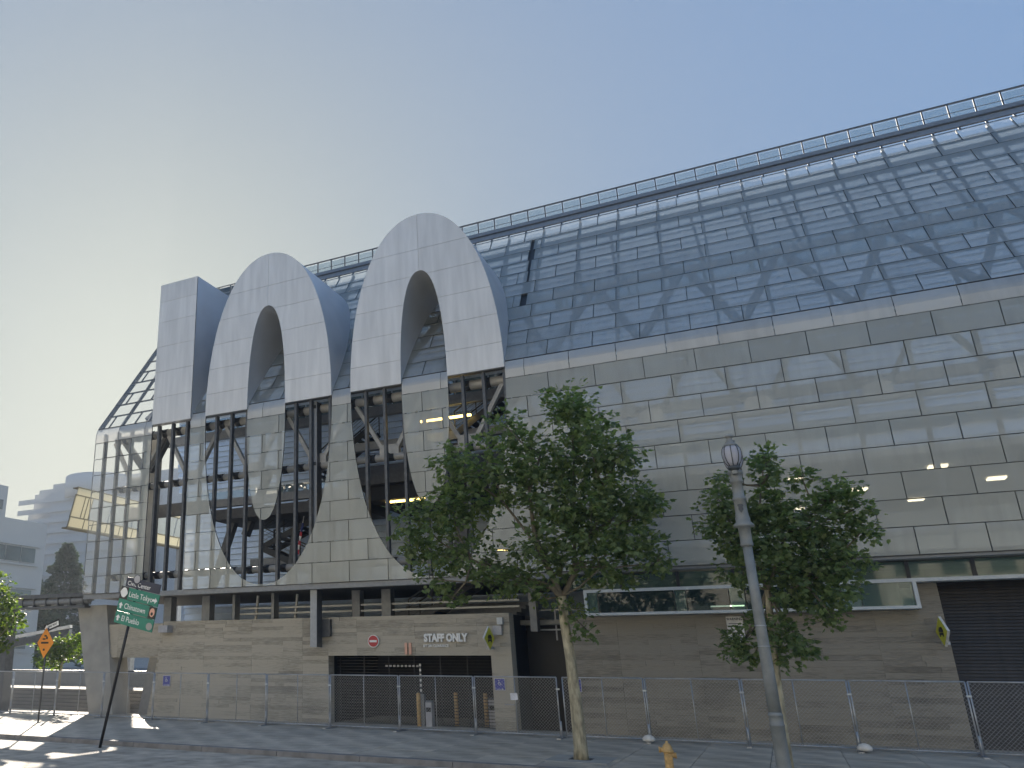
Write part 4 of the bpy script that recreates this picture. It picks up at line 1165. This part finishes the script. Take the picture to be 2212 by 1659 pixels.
Y = thing('glass_bridge', 'yellow glazed box projecting beyond the left end of the building', 'building wing', (-36, 35.1, 9.7))
H_ = 2.45
def brk(y0, y1, z0, z1, m, nm='pane'):
    MB().hexa([(-.02, y0 + .04 + .24 * z0, z0 + .03), (-.02, y1 - .04 + .24 * z0, z0 + .03), (.02, y1 - .04 + .24 * z0, z0 + .03), (.02, y0 + .04 + .24 * z0, z0 + .03),
               (-.02, y0 + .04 + .24 * z1, z1 - .03), (-.02, y1 - .04 + .24 * z1, z1 - .03), (.02, y1 - .04 + .24 * z1, z1 - .03), (.02, y0 + .04 + .24 * z1, z1 - .03)]).build(nm, M[m], Y)
yb = [0.05, 1.25, 2.0, 3.2, 4.4, 5.6, 6.8, 8.0, 9.2, 10.4, 11.6]
for a, b_ in zip(yb, yb[1:]):
    brk(a, b_, 0, .62, 'gl_yellow'); brk(a, b_, 2.0, 2.45, 'gl_yellow')
for a, b_ in ((.05, .85), (.85, 1.15), (1.15, 1.5)): brk(a, b_, .64, 1.98, 'gl_yellow')
for a, b_ in zip([1.5, 3.2, 5.4, 7.6, 9.8], [3.2, 5.4, 7.6, 9.8, 11.6]): brk(a, b_, .64, 1.98, 'gl_mesh')
fr = MB()
for z in (0, .63, 1.99, 2.46): fr.bar((.0, .02 + .24 * z, z), (.0, 11.6 + .24 * z, z), .09, .07)
for a in yb: fr.bar((0, a, 0), (0, a + .24 * .63, .63), .06, .06)
for a in (.03, .85, 1.15, 1.5): fr.bar((0, a + .15, .63), (0, a + .48, 1.99), .06, .06)
fr.build('frame', M['bframe'], Y)
MB().box(-.5, -.05, .1, 12.5, -.06, .02).build('floor', M['bframe'], Y)
MB().box(-.5, -.05, .7, 12.5, 2.44, 2.5).build('roof', M['bframe'], Y)
for yy in (6.5, 11): MB().box(-.5, -.1, yy, yy + .4, -9.8, -.06).build('support_column', M['steel_mid'], Y)

def sign_post(t, h, lean=0.0, r_=.035, m='steel'): MB().tube([(0, 0, -.05), (lean, 0, h)], r_, 8).build('post', M[m], t)
t = thing('one_way_sign', 'black and white arrow sign above the orange diamond', 'sign', (-25.85, 24.93, 3.62), (0, R(-17), 0))
MB().box(-.42, .42, 0, .012, -.15, .15).build('plate', M['black'], t)
MB().prism([(-.40, 0), (-.26, .12), (-.26, .085), (.38, .085), (.38, -.085), (-.26, -.085), (-.26, -.12)], -.006, -.001).build('arrow', M['white'], t)
lettering('ONE WAY', .12, M['black'], t, (.04, -.009, 0), FX, .001, .9, .003)
t = thing('road_work_sign', 'orange diamond work sign on a post by the fence', 'sign', (-26.05, 24.9, 0))
sign_post(t, 3.55, .05)
pl = MB().prism([(0, 2.38), (.48, 2.97), (0, 3.54), (-.42, 2.97)], -.06, -.045).build('plate', M['orange'], t)
g = MB()
g.box(-.20, .20, -.07, -.061, 2.93, 3.0).box(-.13, .02, -.07, -.061, 3.08, 3.14).box(.05, .14, -.07, -.061, 3.1, 3.2).box(-.05, .07, -.07, -.061, 3.2, 3.26).box(-.07, .03, -.07, -.061, 2.66, 2.74)
g.build('marking', M['black'], t)

t = thing('wayfinding_sign', 'green district wayfinding sign on a leaning dark pole', 'sign', (-18.21, 19.95, 0), (0, R(12.5), 0))
MB().tube([(0, 0, -.15), (0, 0, 4.55)], .045, 10).build('pole', M['black'], t)
def board(z0, z1, xa, xb, m): MB().box(xa, xb, -.075, -.05, z0, z1).build('board', M[m], t)
board(4.52, 4.80, -.42, .95, 'navy')
board(4.15, 4.50, -.55, 1.0, 'green'); board(3.78, 4.13, -.55, 1.0, 'green'); board(3.40, 3.76, -.55, 1.0, 'green')
T = -.079
lettering('Civic Center', .19, M['white'], t, (-.35, T, 4.63), FX, .001, .95, .001, 'LEFT')
lettering('Little Tokyo', .23, M['white'], t, (-.20, T, 4.31), FX, .001, .85, .001, 'LEFT')
lettering('Chinatown', .23, M['white'], t, (-.28, T, 3.94), FX, .001, .85, .001, 'LEFT')
lettering('El Pueblo', .23, M['white'], t, (-.28, T, 3.57), FX, .001, .85, .001, 'LEFT')
def arrow(x, z, up):
    b = MB(); s = .09
    P = [(0, s), (-s, 0), (-s * .4, 0), (-s * .4, -s), (s * .4, -s), (s * .4, 0), (s, 0)]
    if not up: P = [(q, -p) for p, q in P]
    b.prism([(x + p, z + q) for p, q in P], T - .003, T + .002).build('arrow', M['white'], t)
arrow(.86, 4.31, False); arrow(-.42, 3.94, True); arrow(-.42, 3.57, True)
MB().box(-.56, -.24, T - .004, T - .001, 4.14, 4.51).build('emblem_ground', M['black'], t)
MB().prism([(-.40 + .135 * math.cos(a) * (1 + .12 * math.cos(4 * a)), 4.33 + .15 * math.sin(a)) for a in [2 * math.pi * k / 16 for k in range(16)]], T - .008, T - .005).build('emblem', M['white'], t)
MB().box(.72, 1.0, T - .004, T - .001, 3.79, 4.12).build('emblem_ground', M['black'], t)
MB().prism([(.86 + .10 * math.cos(a), 3.96 + .13 * math.sin(a)) for a in [2 * math.pi * k / 14 for k in range(14)]], T - .008, T - .005).build('emblem', M['pink'], t)
MB().prism([(.86 + .045 * math.cos(a), 3.92 + .05 * math.sin(a)) for a in [2 * math.pi * k / 12 for k in range(12)]], T - .012, T - .009).build('emblem', M['black'], t)
MB().prism([(.86 + .12 * math.cos(a), 3.55 + .11 * math.sin(a)) for a in [2 * math.pi * k / 14 for k in range(14)]], T - .008, T - .005).build('emblem', M['concrete_plain'], t)
MB().prism([(.0 + .15 * math.cos(a), 4.78 + .16 * math.sin(a)) for a in [2 * math.pi * k / 18 for k in range(18)]], T - .008, T - .005).build('emblem', M['navy'], t)
MB().prism([(.0 + .12 * math.cos(a), 4.80 + .12 * math.sin(a)) for a in [2 * math.pi * k / 18 for k in range(18)]], T - .012, T - .009).build('emblem', M['greyframe'], t)

# two parked cars on the far side of the plaza
def car(label, loc, rz, paint):
    t = thing('parked_car', label, 'car', loc, (0, 0, rz), 'cars parked beyond the plaza')
    prof = [(-2.2, .35), (-2.25, .75), (-2.1, .95), (-1.2, 1.02), (-.6, 1.42), (.7, 1.45), (1.5, 1.0), (2.15, .9), (2.25, .6), (2.2, .35)]
    MB().prism(prof, -.85, .85).build('body', paint, t)
    MB().prism([(-1.05, 1.03), (-.58, 1.37), (.66, 1.39), (1.25, 1.03)], -.87, .87).build('side_glass', M['gl_dark'], t)
    for sx in (-1.4, 1.4):
        for sy in (-.88, .68):
            wl = MB().tube([(sx, sy, .33), (sx, sy + .2, .33)], .33, 16).build('wheel', M['tyre'], t)
            MB().tube([(sx, sy - .01, .33), (sx, sy + .21, .33)], .19, 12).build('rim', M['galv'], wl)
    for sy in (-.6, .6): MB().box(-2.28, -2.2, sy - .15, sy + .15, .62, .76).build('headlight', M['white'], t)
car('dark sedan parked beyond the plaza steps', (-45, 44, 0), R(8), M['carp'])
car('maroon sedan parked right of the dark sedan', (-38.5, 44.5, 0), R(5), M['carp2'])

# far buildings on the left
t = thing('office_block', 'hazy pale office block with ribbon windows at the left edge', 'building', (-70, 45, 0))
MB().box(-24, 0, -25, 20.4, -.3, 16.45).build('body', M['far'], t)
for z0 in (12.0, 7.6, 3.2):
    y = -24.0
    while y < 18.5:
        f = MB().box(.02, .10, y, y + 2.0, z0, z0 + 1.7).build('window', M['far'], t)
        MB().box(.11, .14, y + .04, y + 1.96, z0 + .08, z0 + 1.6).build('pane', M['farwin'], f)
        y += 2.05
    MB().box(.02, .25, -24.5, 19.5, z0 - .28, z0 - .1).build('sill_band', M['far'], t)
    MB().box(.02, .25, -24.5, 19.5, z0 + 1.75, z0 + 1.9).build('sill_band', M['far'], t)
t = thing('office_tower', 'tall hazy stepped tower behind the yellow glazed box', 'building', (-190, 190, 0))
for x0, z1 in ((-22.5, 47.3), (-19.4, 53.3), (-16.5, 54.3), (-7.8, 55.0)):
    MB().box(x0, x0 + 60 + (x0 + 22) * .01, .0 - .3 * (x0 + 23), 30, -.3, z1).build('wing', M['far2'], t)
MB().tube([(5.0, 5, 50), (5.0, 5, 57.0)], 12.2, 32).build('drum', M['far2'], t)
for k in range(15):
    MB().box(-22.0, 37, -5.2 , -5.05 , 3 + k * 3.3, 4.6 + k * 3.3).build('window_band', M['far2'], t)
t = thing('office_tower', 'dark corner of a tall building at the extreme left', 'building', (-110, 80, 0))
MB().box(-20, 0, -10, 13.4, -.3, 29.6).build('body', M['far'], t)
for k in range(7): MB().box(.0, .15, -9, 12.6, 4 + k * 3.6, 5.6 + k * 3.6).build('window_band', M['farwin'], t)
# ------------------------------------------------------------------ hazy air
hz = MB().box(-720, 720, -720, 720, -1.6, 62).build('haze', [])
hz['kind'] = 'stuff'
hm = bpy.data.materials.new('hazy air'); hm.use_nodes = True
hn = hm.node_tree.nodes; hl = hm.node_tree.links
hn.remove(hn['Principled BSDF'])
pv = hn.new('ShaderNodeVolumePrincipled')
pv.inputs['Color'].default_value = (.86, .93, 1.0, 1)
pv.inputs['Density'].default_value = HAZE
pv.inputs['Anisotropy'].default_value = .0
hl.new(pv.outputs['Volume'], hn['Material Output'].inputs['Volume'])
hz.data.materials.append(hm)
